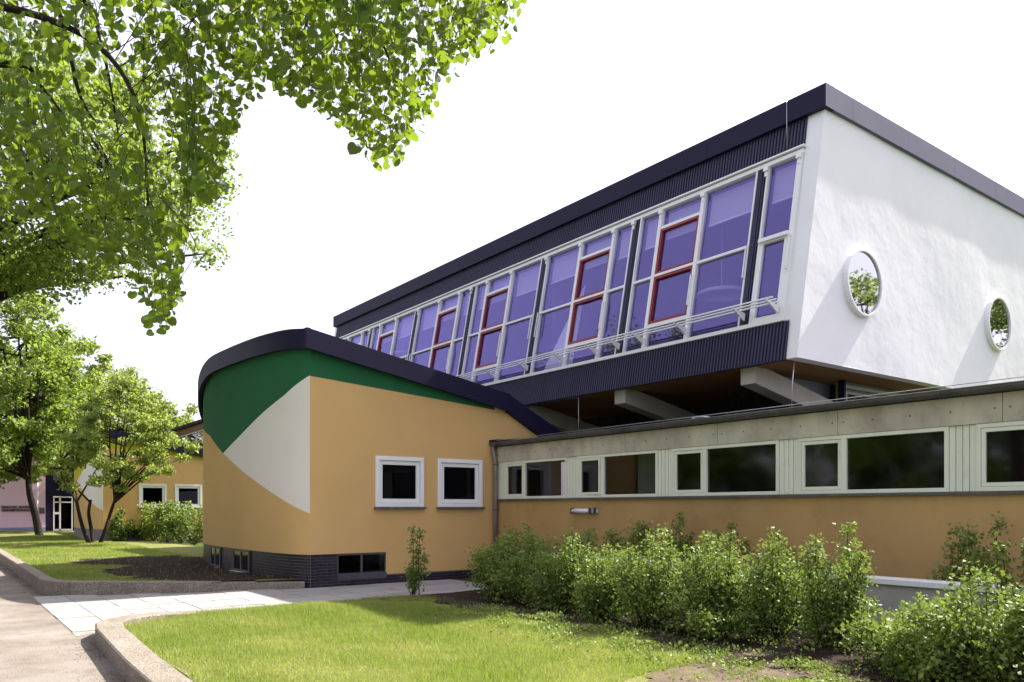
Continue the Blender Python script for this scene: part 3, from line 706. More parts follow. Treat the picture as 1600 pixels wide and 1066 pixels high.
# a white pleated sheet, narrow at the top, in the second bay, a round pendant lamp in the first
mb = MB(); n = 24
for j in range(n):
    t0, t1 = j/n, (j+1)/n; d0, d1 = -.25-.03*(j%2), -.25-.03*((j+1)%2)
    mb.poly([G(14.55+1.25*t0,5.0,d0),G(14.55+1.25*t1,5.0,d1),G(14.5+.12*t1,7.25-.2*t1,d1),G(14.5+.12*t0,7.25-.2*t0,d0)])
mb.build('pleated_sheet', M['curtain'], ub)
for y, lx, lz in ((11.24,14.3,6.46),(25.4,13.95,7.3)):
    mb = MB(); c = Vector((lx, y, lz)); mb.v.append(tuple(c+Vector((0,0,.12)))); ring = 24
    for rr, zz in ((.25,.10),(.5,.03),(.6,-.03),(.55,-.06)): mb.v += [tuple(c+Vector((rr*math.cos(2*math.pi*q/ring), rr*math.sin(2*math.pi*q/ring), zz))) for q in range(ring)]
    for q in range(ring): mb.f.append((0,1+q,1+(q+1)%ring)); mb.m.append(0)
    for l in range(3):
        for q in range(ring): a=1+l*ring+q; b=1+l*ring+(q+1)%ring; mb.f.append((a,a+ring,b+ring,b)); mb.m.append(0)
    mb.f.append(tuple(1+3*ring+q for q in range(ring))); mb.m.append(0)
    mb.tube([c+Vector((0,0,.1)), Vector((lx,y,8.42))], .012, 6)
    tag(mb.build('pendant_lamp', M['white'], None, smooth=True), 'white dish pendant lamp seen through the glazing near the white end wall' if y < 20 else 'white dish pendant lamp seen through glazing just above the green pavilion roof', 'lamp')
# portholes
for cxp, czp in ((14.41, 5.94), (20.5, 6.02)):
    q = 48; mb = MB(); R0, R1, pj = .595, .635, .11
    for rr, yy in ((R1,YR+.01),(R1,YR-pj),(R0,YR-pj),(R0,YR-.05)): mb.v += [(cxp+rr*math.cos(2*math.pi*k/q), yy, czp+rr*math.sin(2*math.pi*k/q)) for k in range(q)]
    for l in range(3):
        for k in range(q): a=l*q+k; b=l*q+(k+1)%q; mb.f.append((a,a+q,b+q,b)[::-1]); mb.m.append(0)
    rim = mb.build('porthole', M['white'], ub)
    g = MB(); g.poly([(cxp+(R0+.004)*math.cos(2*math.pi*k/q), YR-.075, czp+(R0+.004)*math.sin(2*math.pi*k/q)) for k in range(q)]); g.build('pane', M['pane_round'], rim)
    g = MB(); g.poly([(cxp+(R0-.002)*math.cos(2*math.pi*k/q), YR-.012, czp+(R0-.002)*math.sin(2*math.pi*k/q)) for k in range(q)]); g.build('porthole_back', M['dark'], rim)
# struts, recess
for k in range(6):
    y0 = 9.04 + 3.45*k; y1 = y0+.34; mb = MB()
    P = [(12.5,4.284),(12.5,3.97),(15.6,3.38),(15.6,3.75),(12.9,4.284)]
    n_ = 5; mb.v += [(x,y0,z) for x,z in P] + [(x,y1,z) for x,z in P]
    mb.f.append(tuple(range(n_))); mb.f.append(tuple(range(2*n_-1,n_-1,-1))); mb.m += [0,0]
    for j in range(n_): mb.f.append((j,j+n_,(j+1)%n_+n_,(j+1)%n_)); mb.m.append(0)
    mb.build('strut', M['concrete_w'], ub, bevel=.008)
corr = MB()
for j in range(110):
    y = 9.45+j*.18; corr.box(15.75,15.80,y,y+.165,3.05,4.28)
corr.build('recess_cladding', M['navy_clad'], ub); MB().box(15.8,15.85,9.4,YL,3.05,4.28).build('recess_backing', M['dark'], ub)
MB().poly([(12.95,9.39,4.283),(15.6,9.39,3.72),(15.6,9.39,4.283)]).build('recess_side_wall', M['bluegrey'], ub)
MB().box(15.3,22,9.0,9.05,3.05,4.283).build('recess_side_wall', M['bluegrey'], ub)
rw = MB(); yy = 8.9
for o_, t_ in ((0,.07),(.13,.05)):
    x0,x1,z0,z1 = 15.34+o_,17.6-o_,3.1,4.2-o_
    rw.box(x0,x1,yy+o_*.3,yy+.08,z1-t_,z1).box(x0,x0+t_,yy+o_*.3,yy+.08,z0,z1-t_).box(x1-t_,x1,yy+o_*.3,yy+.08,z0,z1-t_)
rf = rw.build('recess_window', M['concrete_w'], ub); MB().box(15.5,17.45,8.985,8.99,3.1,4.05).build('pane', M['pane_dark'], rf); MB().box(15.26,15.33,8.86,8.99,3.05,4.28).build('jamb', M['navy'], rf)
wire([(13.07,8.75,9.42),(13.07,8.75,8.95),(13.07,8.74,8.4)], .008, 'short lightning wire clipped over the dark roof edge near the white corner', 'lightning_wire')

# ------------------------------------------------------------------ far buildings
pk = thing('pink_building', 'pink rendered school building with a navy entrance bay and dark roof edge', 'building')
QY = 60.0
MB().box(-14,6.1,QY,QY+12,.35,5.25).build('wall', M['pink'], pk); MB().box(-14,6.1,QY-.02,QY+.2,0,.345).build('plinth', M['bluegrey'], pk)
MB().box(-14.2,6.2,QY-.15,QY+12,5.25,5.6).build('fascia', M['navy'], pk)
MB().box(6.1,6.6,QY+.5,QY+10,0,5.2).box(6.6,7.95,QY+.5,QY+.7,2.42,3.5).box(7.75,7.95,QY+.5,QY+.7,0,2.42).build('entrance_wall', M['navy'], pk)
MB().box(6.6,9.5,QY+.6,QY+.65,3.5,5.2).build('clerestory_pane', M['pane_round'], pk); MB().box(7.95,13,QY+.45,QY+8,0,5.2).build('side_wall', M['ochre'], pk)
MB().box(6.0,10,QY+.2,QY+9,5.2,5.5).build('roof', M['navy'], pk)
d = MB(); 
for bx in ((6.6,6.68,.1,2.4),(7.68,7.75,.1,2.4),(6.95,7.05,.1,2.4),(6.68,7.68,2.33,2.4),(6.68,7.68,1.98,2.06),(6.68,7.68,.1,.2),(6.68,6.95,1.2,1.35)): d.box(bx[0],bx[1],QY+.44,QY+.5,bx[2],bx[3])
dr = d.build('door', M['white'], pk); MB().box(6.68,7.68,QY+.5,QY+.51,.2,2.33).build('pane', M['pane_dark'], dr); MB().box(6.6,7.75,QY+2,QY+2.1,0,2.4).build('hall', M['dark'], dr)
MB().tube([(5.62,QY-.08,0),(5.62,QY-.08,5.2)], .06, 8).build('downpipe', M['white'], pk)
tag(MB().box(5.75,6.05,QY-.04,QY-.003,1.25,1.65).build('wall_plaque', M['zinc'], None), 'small grey plaque on the pink wall beside the white downpipe', 'sign')
struct(MB().box(-14,9,QY-2.2,QY-.03,-.02,.06).build('terrace', M['slab'], None))
def text_mesh(s, size, loc, parent):
    cu = bpy.data.curves.new('t', 'FONT'); cu.body = s; cu.size = size; cu.extrude = .02; cu.offset = .006*size/.2; cu.space_character = 1.08
    to = bpy.data.objects.new('t', cu); col.objects.link(to); dg = bpy.context.evaluated_depsgraph_get()
    me = bpy.data.meshes.new_from_object(to.evaluated_get(dg)); bpy.data.objects.remove(to); me.materials.clear(); me.materials.append(M['letter'])
    o = link('text_line', me, parent, loc); o.rotation_euler = (math.radians(90), 0, 0)
    return o
sg = thing('wall_lettering', 'black lettering of the school name on the pink wall', 'sign', None, (3.62, QY-.05, 1.6))
a = text_mesh('GESCHW. SCHOLL', .215, (0,0,.02), sg); b = text_mesh('GESAMTSCHULE', .215, (0,0,-.19), sg)
for o in (a, b):
    wdt = max(v.co.x for v in o.data.vertices); o.scale = (1.75/wdt, 1, 1)
cl = thing('clerestory_block', 'far clerestory with white framed windows and brown eaves above the distant pavilion', 'building')
cxx = 11.3
MB().box(cxx-.25,cxx+6,41,52.5,6.0,6.16).build('roof', M['navy'], cl); MB().box(cxx-.12,cxx+.1,41,52.4,5.72,5.998).build('eaves_board', M['soffit'], cl)
MB().box(cxx,cxx+5.8,41,52.3,2,4.55).build('wall', M['white'], cl); MB().box(cxx+.4,cxx+.5,41,52.3,4.55,5.72).build('room', M['room'], cl)
for k in range(6):
    y = 41.1+k*1.95; mb = MB(); mb.box(cxx-.03,cxx+.05,y,y+.14,4.55,5.72).box(cxx-.03,cxx+.05,y+.14,y+1.95,5.62,5.72).box(cxx-.03,cxx+.05,y+.14,y+1.95,4.55,4.63)
    f = mb.build('window', M['white'], cl); MB().box(cxx,cxx+.01,y+.14,y+1.95,4.63,5.62).build('pane', M['pane_round'], f)
MB().box(cxx+1,cxx+3,42,43.5,6.16,6.7).build('roof_box', M['navy'], cl)

# ------------------------------------------------------------------ plants
def quads(C, D, U, L, Wd, fold=.18):
    """diamond leaves: C base points, D length dirs, U width dirs"""
    n = len(C); Nn = np.cross(D, U)
    b = C; t = C + D*L[:,None]; m = C + D*(L*.45)[:,None]
    l = m + U*(Wd*.5)[:,None] + Nn*(Wd*fold)[:,None]; r = m - U*(Wd*.5)[:,None] + Nn*(Wd*fold)[:,None]
    V = np.stack([b,l,t,r],1).reshape(-1,3); i = np.arange(n)*4
    T = np.stack([np.stack([i,i+2,i+1],1), np.stack([i,i+3,i+2],1)],1).reshape(-1,3)
    return V, T
def unit(a): return a/np.maximum(np.linalg.norm(a,axis=1,keepdims=True),1e-9)
def leaf_cloud(P, size, droop=.35, jit=.35):
    n = len(P); D = unit(rng.normal(size=(n,3))+np.array([0,0,-droop])); A = unit(rng.normal(size=(n,3))+np.array([0,0,.8]))
    U = unit(np.cross(D, A)); L = size*rng.uniform(1-jit,1+jit,n); return quads(P, D, U, L, L*.72)
def grow(root, base, height, crown_c, crown_r, n_clump, per, leaf, mname, trunk_r, clump_r, seed, lean=(0,0), stems=1, flat=.7, bark='bark', extra=None, shell=.35, limbs=14):
    global rng
    rng = np.random.default_rng(seed); rd = random.Random(seed)
    base = Vector(base); cc = Vector(crown_c)
    # clump centres through the crown volume, gaps left between
    C = []
    while len(C) < n_clump:
        v = np.array([rd.gauss(0,1) for _ in range(3)]); v /= np.linalg.norm(v); r = rd.uniform(shell,1)**.6
        p = v*r*(1+.16*math.sin(3*v[0]+seed)+.14*math.sin(4*v[1]+2*v[2]))
        C.append(cc+Vector((p[0]*crown_r[0],p[1]*crown_r[1],p[2]*crown_r[2])))
    if extra: C += [Vector(e) for e in extra]
    mb = MB(); ends = []
    for s in range(stems):
        a = 2*math.pi*s/stems+seed; off = Vector((math.cos(a),math.sin(a),0))*(0 if stems == 1 else trunk_r*1.2)
        fork = base+Vector((lean[0],lean[1],0))+off*3+Vector((0,0,height*(.42 if stems == 1 else .35)))
        if stems > 1: fork += Vector((math.cos(a),math.sin(a),0))*height*.05
        pts = [base+off+Vector((0,0,-.1)), base+off*1.4+(fork-base-off)*.35+Vector((rd.uniform(-.1,.1),rd.uniform(-.1,.1),0)), base+(fork-base)*.7+Vector((rd.uniform(-.15,.15),rd.uniform(-.15,.15),0)), fork]
        pts = [Vector(p) for p in catmull([tuple(p) for p in pts], 4)]
        rr = [trunk_r*(1.35 if k == 0 else 1-.35*k/len(pts))/(1 if stems == 1 else 1.8) for k in range(len(pts))]
        mb.tube(pts, rr, 9); ends.append((fork, rr[-1]))
    trunk = mb.build('trunk', M[bark], root, smooth=True)
    lb = MB(); targets = sorted(C, key=lambda c: -(c-cc).length)[:limbs]
    limb_pts = []
    for c in targets:
        f, fr = min(ends, key=lambda e: (e[0]-c).length); m = f.lerp(c,.45)+Vector((rd.uniform(-.3,.3),rd.uniform(-.3,.3),(c-f).length*.10))
        pts = [Vector(p) for p in catmull([tuple(f-Vector((0,0,.1))),tuple(m),tuple(c)],5)]
        lb.tube(pts, [max(fr*.75*(1-k/len(pts)),.012) for k in range(len(pts))], 6); limb_pts += pts
    for c in C:
        q = min(limb_pts, key=lambda p: (p-c).length)
        if (q-c).length > .1: lb.tube([q, q.lerp(c,.5)+Vector((0,0,.08)), c], [.02*leaf/.1+.006,.012,.005], 4, caps=False)
    lb.build('limbs', M[bark], root, smooth=True)
    Cn = np.array([tuple(c) for c in C]); k = rng.integers(0, len(C), n_clump*per)
    d = rng.normal(size=(len(k),3)); d = unit(d)*(rng.uniform(0,1,len(k))**.5)[:,None]
    cr = clump_r*rng.uniform(.55,1.25,len(C))
    P = Cn[k]+d*cr[k][:,None]*np.array([1,1,flat])
    V, T = leaf_cloud(P, leaf)
    tint = np.repeat(np.clip(rng.normal(.5,.22,len(P))+rng.normal(0,.12,len(C))[k],0,1),4)
    cro = link('crown', fast_mesh('crown', V, T, M[mname], tint), root); stuff(cro)
    return root
def tree(name, label, *a, **k): return grow(thing(name, label, 'tree', k.pop('group', None)), *a, **k)

# mid lime tree on the verge
tc_ = c2w(-14.6,17.2)
tree('lime_tree', 'big lime tree with fine bright foliage standing beyond the overhanging branches', (tc_.x,tc_.y,-.03), 11, (*c2w(-12.3,17.2)[:2],9.3), (5.3,5.3,3.4), 300, 210, .115, 'tree_leaf', .32, .95, 11, limbs=22)
# leaning tree in front of the pink building
b3 = on_z(68,835,.17); b3 = at(62,835,41.5); b3.z = .1
cc = at(22,612,42.5)
tree('maple_tree', 'forked tree with leaning dark trunk before the pink wall and lettering', b3, 7.6, (cc.x,cc.y,cc.z+.1), (4.7,4.7,4.8), 250, 140, .22, 'tree_leaf', .2, .8, 21, lean=(-.5,.35), limbs=16)
# multi-stem thorn
b4 = at(147,848,31.8); b4.z = .12; cc = at(188,682,31.5)
ex = [at(px,py,31.2+random.uniform(-.6,.6)) for px, py in ((275,690),(288,715),(262,735),(240,700),(255,660),(215,640),(300,700),(185,590),(205,610),(100,740),(110,760),(95,720),(225,720),(250,722))]
tree('hawthorn_tree', 'small multi-stemmed tree with pale airy foliage before the distant ochre pavilion', b4, 5.2, cc, (2.35,2.35,2.1), 110, 150, .13, 'thorn_leaf', .15, .42, 33, stems=3, flat=.5, extra=ex, limbs=16)
cc = at(140,655,50)
tree('background_tree', 'yellow green tree rising behind the small multi-stemmed tree and the clerestory roof', (cc.x,cc.y,0), 8, cc, (5.0,5.0,4.4), 190, 120, .22, 'thorn_leaf', .2, .7, 41, limbs=10)
cc = at(262,668,64)
tree('background_tree', 'pale flowering tree showing above the far clerestory roof', (cc.x,cc.y,0), 9, cc, (3.0,3.0,2.4), 70, 110, .25, 'thorn_leaf', .2, .7, 47, limbs=8)
tree('background_tree', 'leafy tree mirrored in the round window nearest the glazing', (33,-2,0), 11, (34,-2.5,7.8), (4,4,4), 110, 110, .2, 'tree_leaf', .25, .8, 53, limbs=10)
tree('background_tree', 'tall leafy tree mirrored dark in the farther round window', (53,-4.5,0), 17, (53,-4.5,11.5), (6.5,6.5,6), 200, 110, .25, 'tree_leaf', .3, 1.0, 57, limbs=10)

# unseen trees left of the view, added to darken reflections in the wing's windows
row = thing('reflection_tree', 'unseen broad leafy tree added left of the view to darken the wing window reflections', 'tree', 'unseen trees added for the wing window reflections', (-13,10,0))
grow(row, (0,0,-.03), 10, (0,0,5.2), (4.2,4.2,5.0), 120, 100, .3, 'tree_leaf', .3, 1.1, 71, limbs=10)
for x_, y_, r_ in ((-14.5,18,1.1),(-12.5,26,2.3),(-14,34,3.9),(-13,43,5.1)):
    o = row.copy(); col.objects.link(o); o.location = (x_,y_,0); o.rotation_euler = (0,0,r_)
    for ch in row.children: c = ch.copy(); col.objects.link(c); c.parent = o

# near lime tree: overhanging branches with heart-shaped leaves
nl_t = thing('lime_tree', 'overhanging lime branches with large heart shaped backlit leaves', 'tree')
rng = np.random.default_rng(5); rd = random.Random(5)
tb = c2w(-6.6,5.6)
trunk_pts = [Vector((tb.x,tb.y,-.1)), Vector((tb.x+.05,tb.y,1.5)), Vector((tb.x,tb.y+.1,3.4)), Vector((tb.x+.1,tb.y+.1,6)), Vector((tb.x+.2,tb.y,9))]
MB().tube([Vector(p) for p in catmull([tuple(p) for p in trunk_pts],4)], list(np.linspace(.30,.12,17)), 12).build('trunk', M['bark'], nl_t, smooth=True)
boughs = []; bb = MB()
for sp in ([(-180,60,5.6),(60,-20,6.2),(125,150,6.6),(150,190,6.7)], [(-200,-40,5.8),(110,-10,6.8),(160,80,7.0),(185,210,7.1)], [(-180,-150,6),(200,-60,7),(300,30,7.4),(350,80,7.6),(372,95,7.6)],
           [(-150,-220,6),(260,-150,7.2),(320,40,8),(375,95,8.2)], [(-100,-300,6.2),(400,-200,7.4),(520,-60,7.8),(565,20,8),(545,90,8)], [(-100,-330,6.4),(500,-260,7.8),(660,-120,8.2),(720,-20,8.3),(780,40,8.3)],
           [(-200,120,5.3),(20,100,5.4),(55,125,5.5),(100,180,5.5)], [(-120,-250,5.9),(300,-160,6.6),(450,-40,7),(590,60,7.2),(620,150,7.2)], [(-160,0,5.2),(100,40,5.6),(210,150,5.7),(232,330,5.7)]):
    P = [at(*q) for q in sp]; P = [Vector((tb.x,tb.y,min(P[0].z,5.5)))] + P
    P = [Vector(p) for p in catmull([tuple(p) for p in P],6)]
    bb.tube(P, list(np.linspace(.04,.006,len(P))), 7); boughs += P
bb.build('limbs', M['bark'], nl_t, smooth=True)
BX = [0,60,130,190,225,245,262,280,300,330,346,356,372,400,450,500,540,575,600,630,655,690,715,750,790,812]
BY = [330,340,390,430,490,525,525,450,300,325,330,240,175,140,150,180,195,255,262,245,200,140,100,88,70,20]
LC, LD, LU, LL = [], [], [], []; tw = MB(); bough_np = np.array([tuple(p) for p in boughs])
for k in range(880):
    x = rd.uniform(-60,812); yb_ = float(np.interp(x, BX, BY))
    low = k < 260
    ye = yb_ - abs(rd.gauss(0,12)) - 8 if low else yb_*rd.uniform(-.25,1)**1 - 14
    if not low and rd.random() < .45: ye = rd.uniform(-140, min(120, yb_-14))
    dep = rd.uniform(4.9,8.6) if x > 380 or ye < 200 else rd.uniform(4.8,6.6)
    end = at(x, ye, dep); Ls = rd.uniform(.5,1.1); up_ = Vector((rd.uniform(-.35,.25),rd.uniform(-.3,.3),Ls))
    st = end+up_; q = Vector(bough_np[np.argmin(((bough_np-np.array(st))**2).sum(1))])
    if (q-st).length > .8: q = st+(q-st).normalized()*.8+Vector((rd.gauss(0,.15),rd.gauss(0,.15),rd.gauss(0,.15)))
    pts = [Vector(p) for p in catmull([tuple(q),tuple(st+Vector((0,0,.06))),tuple(st.lerp(end,.5)+Vector((rd.uniform(-.06,.06),rd.uniform(-.06,.06),0))),tuple(end)],4)]
    if k % 2 == 0: tw.tube(pts[(0 if k % 6 == 0 else 3):], list(np.linspace(.0036,.0013,len(pts)))[(0 if k % 6 == 0 else 3):], 4, caps=False)
    nleaf = int(10*Ls)+5
    for j in range(nleaf):
        t = 1-(j/nleaf)**1.1*.95; i = t*(len(pts)-1-3)+3; a = pts[min(int(i),len(pts)-1)]; b = pts[min(int(i)+1,len(pts)-1)]
        p = a.lerp(b, i-int(i)) + Vector((rd.gauss(0,.045),rd.gauss(0,.045),rd.gauss(0,.03)))
        xc = p.x*Rt[0]+p.y*Rt[1]; yc = p.x*Fw[0]+p.y*Fw[1]
        pxx = 800+FPX*xc/yc; pyy = HOR-FPX*(p.z-EYE)/yc
        if pyy > float(np.interp(pxx, BX, BY))+8: continue
        LC.append(p); LD.append((rd.gauss(0,.7),rd.gauss(0,.7),-.8+rd.gauss(0,.45))); LU.append((rd.gauss(0,1),rd.gauss(0,1),rd.gauss(0,.5))); LL.append(rd.uniform(.042,.072)*(1.3 if rd.random() < .12 else 1))
tw.build('twigs', M['twig'], nl_t)
LC = np.array([tuple(p) for p in LC]); LD = unit(np.array(LD)); LU = np.array(LU); LU = unit(LU-LD*(LU*LD).sum(1)[:,None]); LL = np.array(LL)
HEART = np.array([(0,0,0),(.26,-.11,.05),(.48,.08,.09),(.53,.38,.10),(.36,.74,.05),(0,1.0,-.05),(-.36,.74,.05),(-.53,.38,.10),(-.48,.08,.09),(-.26,-.11,.05),(0,.42,-.02)], float)
HT = np.array([(10,k,k+1) for k in range(0,9)]+[(10,9,0)])
depth = LC@np.array([Fw[0],Fw[1],0]); pxs = 800+FPX*(LC@np.array([Rt[0],Rt[1],0]))/depth; pys = HOR-FPX*(LC[:,2]-EYE)/depth
vis = (pxs > 0)&(pxs < 1600)&(pys > 0); score = np.where(vis, LL/depth, 0); big = np.argsort(-score)[:300]
mask = np.zeros(len(LC), bool); mask[big] = True
LN = np.cross(LU, LD)
def leaf_xyz(idx): return LC[idx][:,None,:] + LL[idx][:,None,None]*(HEART[None,:,0:1]*LU[idx][:,None,:]+HEART[None,:,1:2]*LD[idx][:,None,:]+HEART[None,:,2:3]*LN[idx][:,None,:])
idx = np.where(~mask)[0]; V = leaf_xyz(idx).reshape(-1,3); T = (HT[None]+np.arange(len(idx))[:,None,None]*11).reshape(-1,3)
stuff(link('foliage', fast_mesh('foliage', V, T, M['lime_leaf'], np.repeat(np.clip(rng.normal(.5,.25,len(idx)),0,1),11)), nl_t))
lm = [fast_mesh('leaf', HEART, HT, M['lime_leaf'], np.full(11, t)) for t in (.1,.35,.6,.9)]
for i in big:
    o = link('leaf', lm[rd.randrange(4)], nl_t); m3 = Matrix((LU[i],LD[i],LN[i])).transposed()
    o.matrix_local = Matrix.Translation(LC[i]) @ m3.to_4x4() @ Matrix.Scale(LL[i],4)

# shrubs
def shrub(name, label, x, y, z, h, r, n, leaf, seed, group, shoots=14, mname='shrub_leaf'):
    global rng
    rng = np.random.default_rng(seed); rd = random.Random(seed)
    root = thing(name, label, 'shrub', group, (x, y, z)); sm = MB(); P = []; tn = []
    for k in range(shoots):
        a = rd.uniform(0,2*math.pi); rr = r*rd.uniform(.1,1)**.7; hh = h*rd.choice((.5,.65,.8,.9,1.0,1.12,1.25))*rd.uniform(.92,1.08)*(1-.4*(rr/r)**2)
        tip = Vector((math.cos(a)*rr, math.sin(a)*rr, hh)); mid = Vector((tip.x*.75, tip.y*.75, hh*.5))
        pts = [Vector(p) for p in catmull([(rd.uniform(-.08,.08),rd.uniform(-.08,.08),-.03),tuple(mid),tuple(tip)],4)]
        sm.tube(pts, list(np.linspace(.011,.003,len(pts))), 4, caps=False)
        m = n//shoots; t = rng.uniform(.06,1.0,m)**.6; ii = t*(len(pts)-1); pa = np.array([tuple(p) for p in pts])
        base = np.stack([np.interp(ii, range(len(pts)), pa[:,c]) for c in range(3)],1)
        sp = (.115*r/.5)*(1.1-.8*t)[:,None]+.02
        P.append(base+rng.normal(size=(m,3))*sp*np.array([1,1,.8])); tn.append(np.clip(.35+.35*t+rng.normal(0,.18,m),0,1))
    sm.build('stems', M['twig'], root); P = np.concatenate(P); P[:,2] = np.abs(P[:,2])+.02
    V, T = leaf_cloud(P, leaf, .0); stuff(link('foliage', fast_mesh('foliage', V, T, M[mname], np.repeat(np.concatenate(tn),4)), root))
    return root
g1 = 'shrubs in the bed before the low wing'
lab_front = 'bushy green shrub in the front row of the bed along the lawn'
front = [(7.5,10.3,.90,.55),(7.7,9.4,.95,.5),(8.1,11.0,.85,.5),(7.3,8.6,1.02,.42),(7.6,7.9,.88,.42),(7.05,7.5,.72,.3),(7.2,6.75,.98,.46),(7.75,6.2,.95,.45),(7.2,5.75,.92,.4),(7.6,5.25,.88,.42),(7.6,4.6,1.18,.36),
         (7.4,3.6,.5,.5),(7.25,2.85,.78,.52),(7.7,2.3,.95,.5),(6.95,3.2,.55,.42),(6.9,2.2,.85,.5)]
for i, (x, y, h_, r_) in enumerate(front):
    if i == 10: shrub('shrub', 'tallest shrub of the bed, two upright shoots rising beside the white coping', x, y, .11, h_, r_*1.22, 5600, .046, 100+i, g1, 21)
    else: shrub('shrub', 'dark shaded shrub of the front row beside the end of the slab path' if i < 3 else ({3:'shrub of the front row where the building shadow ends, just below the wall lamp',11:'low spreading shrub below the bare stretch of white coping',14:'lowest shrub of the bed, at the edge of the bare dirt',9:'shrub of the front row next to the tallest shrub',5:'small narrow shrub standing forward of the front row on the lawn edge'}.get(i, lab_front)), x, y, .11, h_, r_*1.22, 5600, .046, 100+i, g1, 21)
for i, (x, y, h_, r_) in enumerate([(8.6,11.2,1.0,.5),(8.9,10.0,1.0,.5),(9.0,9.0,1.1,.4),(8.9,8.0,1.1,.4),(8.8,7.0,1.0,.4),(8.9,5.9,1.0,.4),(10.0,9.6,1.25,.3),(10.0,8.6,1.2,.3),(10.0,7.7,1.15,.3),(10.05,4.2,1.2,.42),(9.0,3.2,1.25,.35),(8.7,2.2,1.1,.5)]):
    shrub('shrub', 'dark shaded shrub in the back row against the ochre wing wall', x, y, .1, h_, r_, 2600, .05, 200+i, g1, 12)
shrub('young_shrub', 'slim upright young shrub by the path before the ochre wall', *on_z(648,925,.1)[:2], .05, .98, .22, 1100, .05, 300, None, 7)
g2 = 'shrubs against the distant pavilion'
for i, (px, d, h_, r_) in enumerate([(222,35.2,1.5,.6),(240,35.0,1.65,.7),(262,34.5,1.6,.7),(283,33.5,1.6,.75),(303,32.5,1.65,.8),(190,34.5,1.3,.45)]):
    p = at(px, 800, d); shrub('shrub', 'rounded shrub growing below the windows of the distant ochre pavilion', p.x, p.y, .12, h_, r_, 1700, .11, 400+i, g2, 14, 'thorn_leaf' if i < 2 else 'shrub_leaf')

# grass
def grass(name, label_parent, n, x0, x1, y0, y1, test, zf, h0, h1, wd, seed):
    rg = np.random.default_rng(seed); xy = np.stack([rg.uniform(x0,x1,n), rg.uniform(y0,y1,n)],1)
    keep = np.array([test(a,b) for a,b in xy]); xy = xy[keep]; n = len(xy)
    z = np.array([zf(a,b) for a,b in xy]); B = np.column_stack([xy,z-.005]); a = rg.uniform(0,2*np.pi,n); side = np.stack([np.cos(a),np.sin(a),0*a],1)
    patch = .5+.5*np.sin(xy[:,0]*2.1+np.sin(xy[:,1]*1.7)*1.5)*np.sin(xy[:,1]*1.3+1.1*np.sin(xy[:,0]*1.9))
    hh = rg.uniform(h0,h1,n)*(.65+.6*patch); le = rg.normal(size=(n,3))*.55; le[:,2] = 1; tip = B+unit(le)*hh[:,None]
    V = np.stack([B-side*wd, B+side*wd, tip],1).reshape(-1,3); T = np.arange(3*n).reshape(-1,3)
    tint = np.repeat(np.clip(.16+.5*(1-patch)**1.3+.18*np.sin(xy[:,0]*5.3+2*np.sin(xy[:,1]*3.7))*np.sin(xy[:,1]*4.9)+rg.normal(0,.2,n)+(rg.random(n)<.08)*.45,0,1),3)
    o = link(name, fast_mesh(name, V, T, M['grass'], tint)); o['kind'] = 'stuff'; return o
def t1(x, y):
    if not KR_IN(x, y) or y > 11.55: return False
    e = dirt_d(x, y)
    if e < 1.1 and random.random() < .93-.2*math.sin(x*9)*math.sin(y*8): return False
    if x > 6.3+.25*math.sin(y*3) and random.random() < .9: return False
    if x < 2.05 and random.random() < .5: return False
    return True
g = grass('grass', None, 230000, 1.8, 6.8, 3.2, 11.7, t1, lawn_z, .035, .10, .0036, 61); tag(g, 'short bright sunlit grass on the lawn behind the wide kerb', 'grass')
def t2(x, y): return back_test(x, y) and x > 1.95 and not (soil_d(x, y) < 1.15 and random.random() < .96)
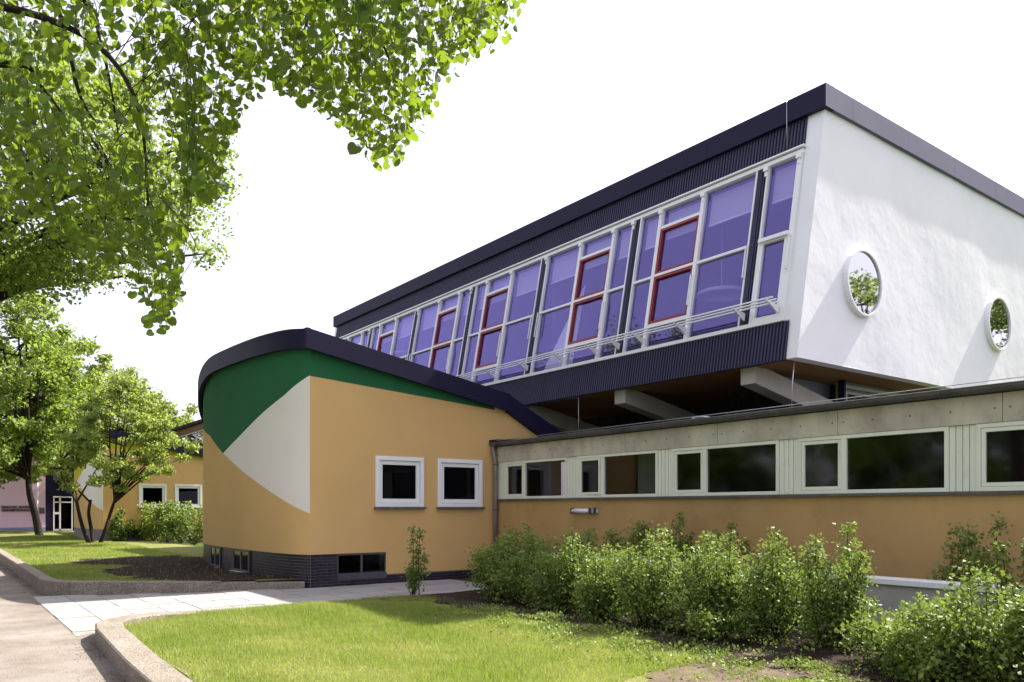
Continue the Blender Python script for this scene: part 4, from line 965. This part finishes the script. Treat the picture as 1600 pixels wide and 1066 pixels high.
g = grass('grass', None, 110000, 1.9, 6.2, 15.3, 46, t2, lawn2_z, .04, .09, .008, 62); tag(g, 'grass on the shaded lawn between the kerb and the pavilions', 'grass')
# low weeds and clover at the edge of the bed
rng = np.random.default_rng(77); n = 9000
xy = np.stack([rng.normal(6.3,.45,n), rng.uniform(3.2,9.5,n)],1); xy = xy[(np.sin(xy[:,0]*7)*np.sin(xy[:,1]*5) > -.1)&(xy[:,0] < 7.2)&(xy[:,0] > 4.5)]
P = np.column_stack([xy, [lawn_z(a,b)+.02 for a,b in xy]]); P[:,2] += rng.uniform(0,.06,len(P)); P[xy[:,0] > 6.85, 2] += .06
V, T = leaf_cloud(P, .036, -.4); g = link('weeds', fast_mesh('weeds', V, T, M['shrub_leaf'], np.repeat(np.clip(rng.normal(.65,.2,len(P)),0,1),4))); stuff(g); tag(g, 'low leafy weeds at the lawn edge before the shrubs', 'weeds')

# leaf litter and grit gathered along the foot of the kerbs
rng = np.random.default_rng(91); P = []
for line, side in ((KL, 1), (KR, 1)):
    for a, b in zip(line[:-1], line[1:]):
        L = math.dist(a, b); m = int(min(L, 22)*170); t = rng.uniform(0,1,m); d = np.array([b[0]-a[0],b[1]-a[1]])/L; nn = np.array([-abs(d[1]) if abs(d[1]) > .5 else 0, 0])
        off = np.abs(rng.normal(0,.16,m))+.01
        p = np.array(a)+t[:,None]*np.array([b[0]-a[0],b[1]-a[1]])+off[:,None]*nn
        if abs(d[1]) > .5: P.append(p)
P = np.concatenate(P); P = P[(P[:,1] > 5)&(P[:,1] < 40)&(rng.random(len(P)) < .45+.5*np.sin(P[:,1]*2.7))]
P3 = np.column_stack([P, np.full(len(P), .004)]); n = len(P3)
D = unit(np.column_stack([rng.normal(size=(n,2)), rng.normal(0,.12,n)])); U = unit(np.cross(D, np.tile([0,0,1.0],(n,1)))); LL_ = rng.uniform(.012,.034,n)
V, T = quads(P3, D, U, LL_, LL_*.6, .12)
g = link('leaf_litter', fast_mesh('leaf_litter', V, T, mat('litter', (.12,.075,.045), .95, .5, 20), None)); stuff(g); tag(g, 'brown leaf litter gathered along the foot of the kerbs', 'leaf litter')
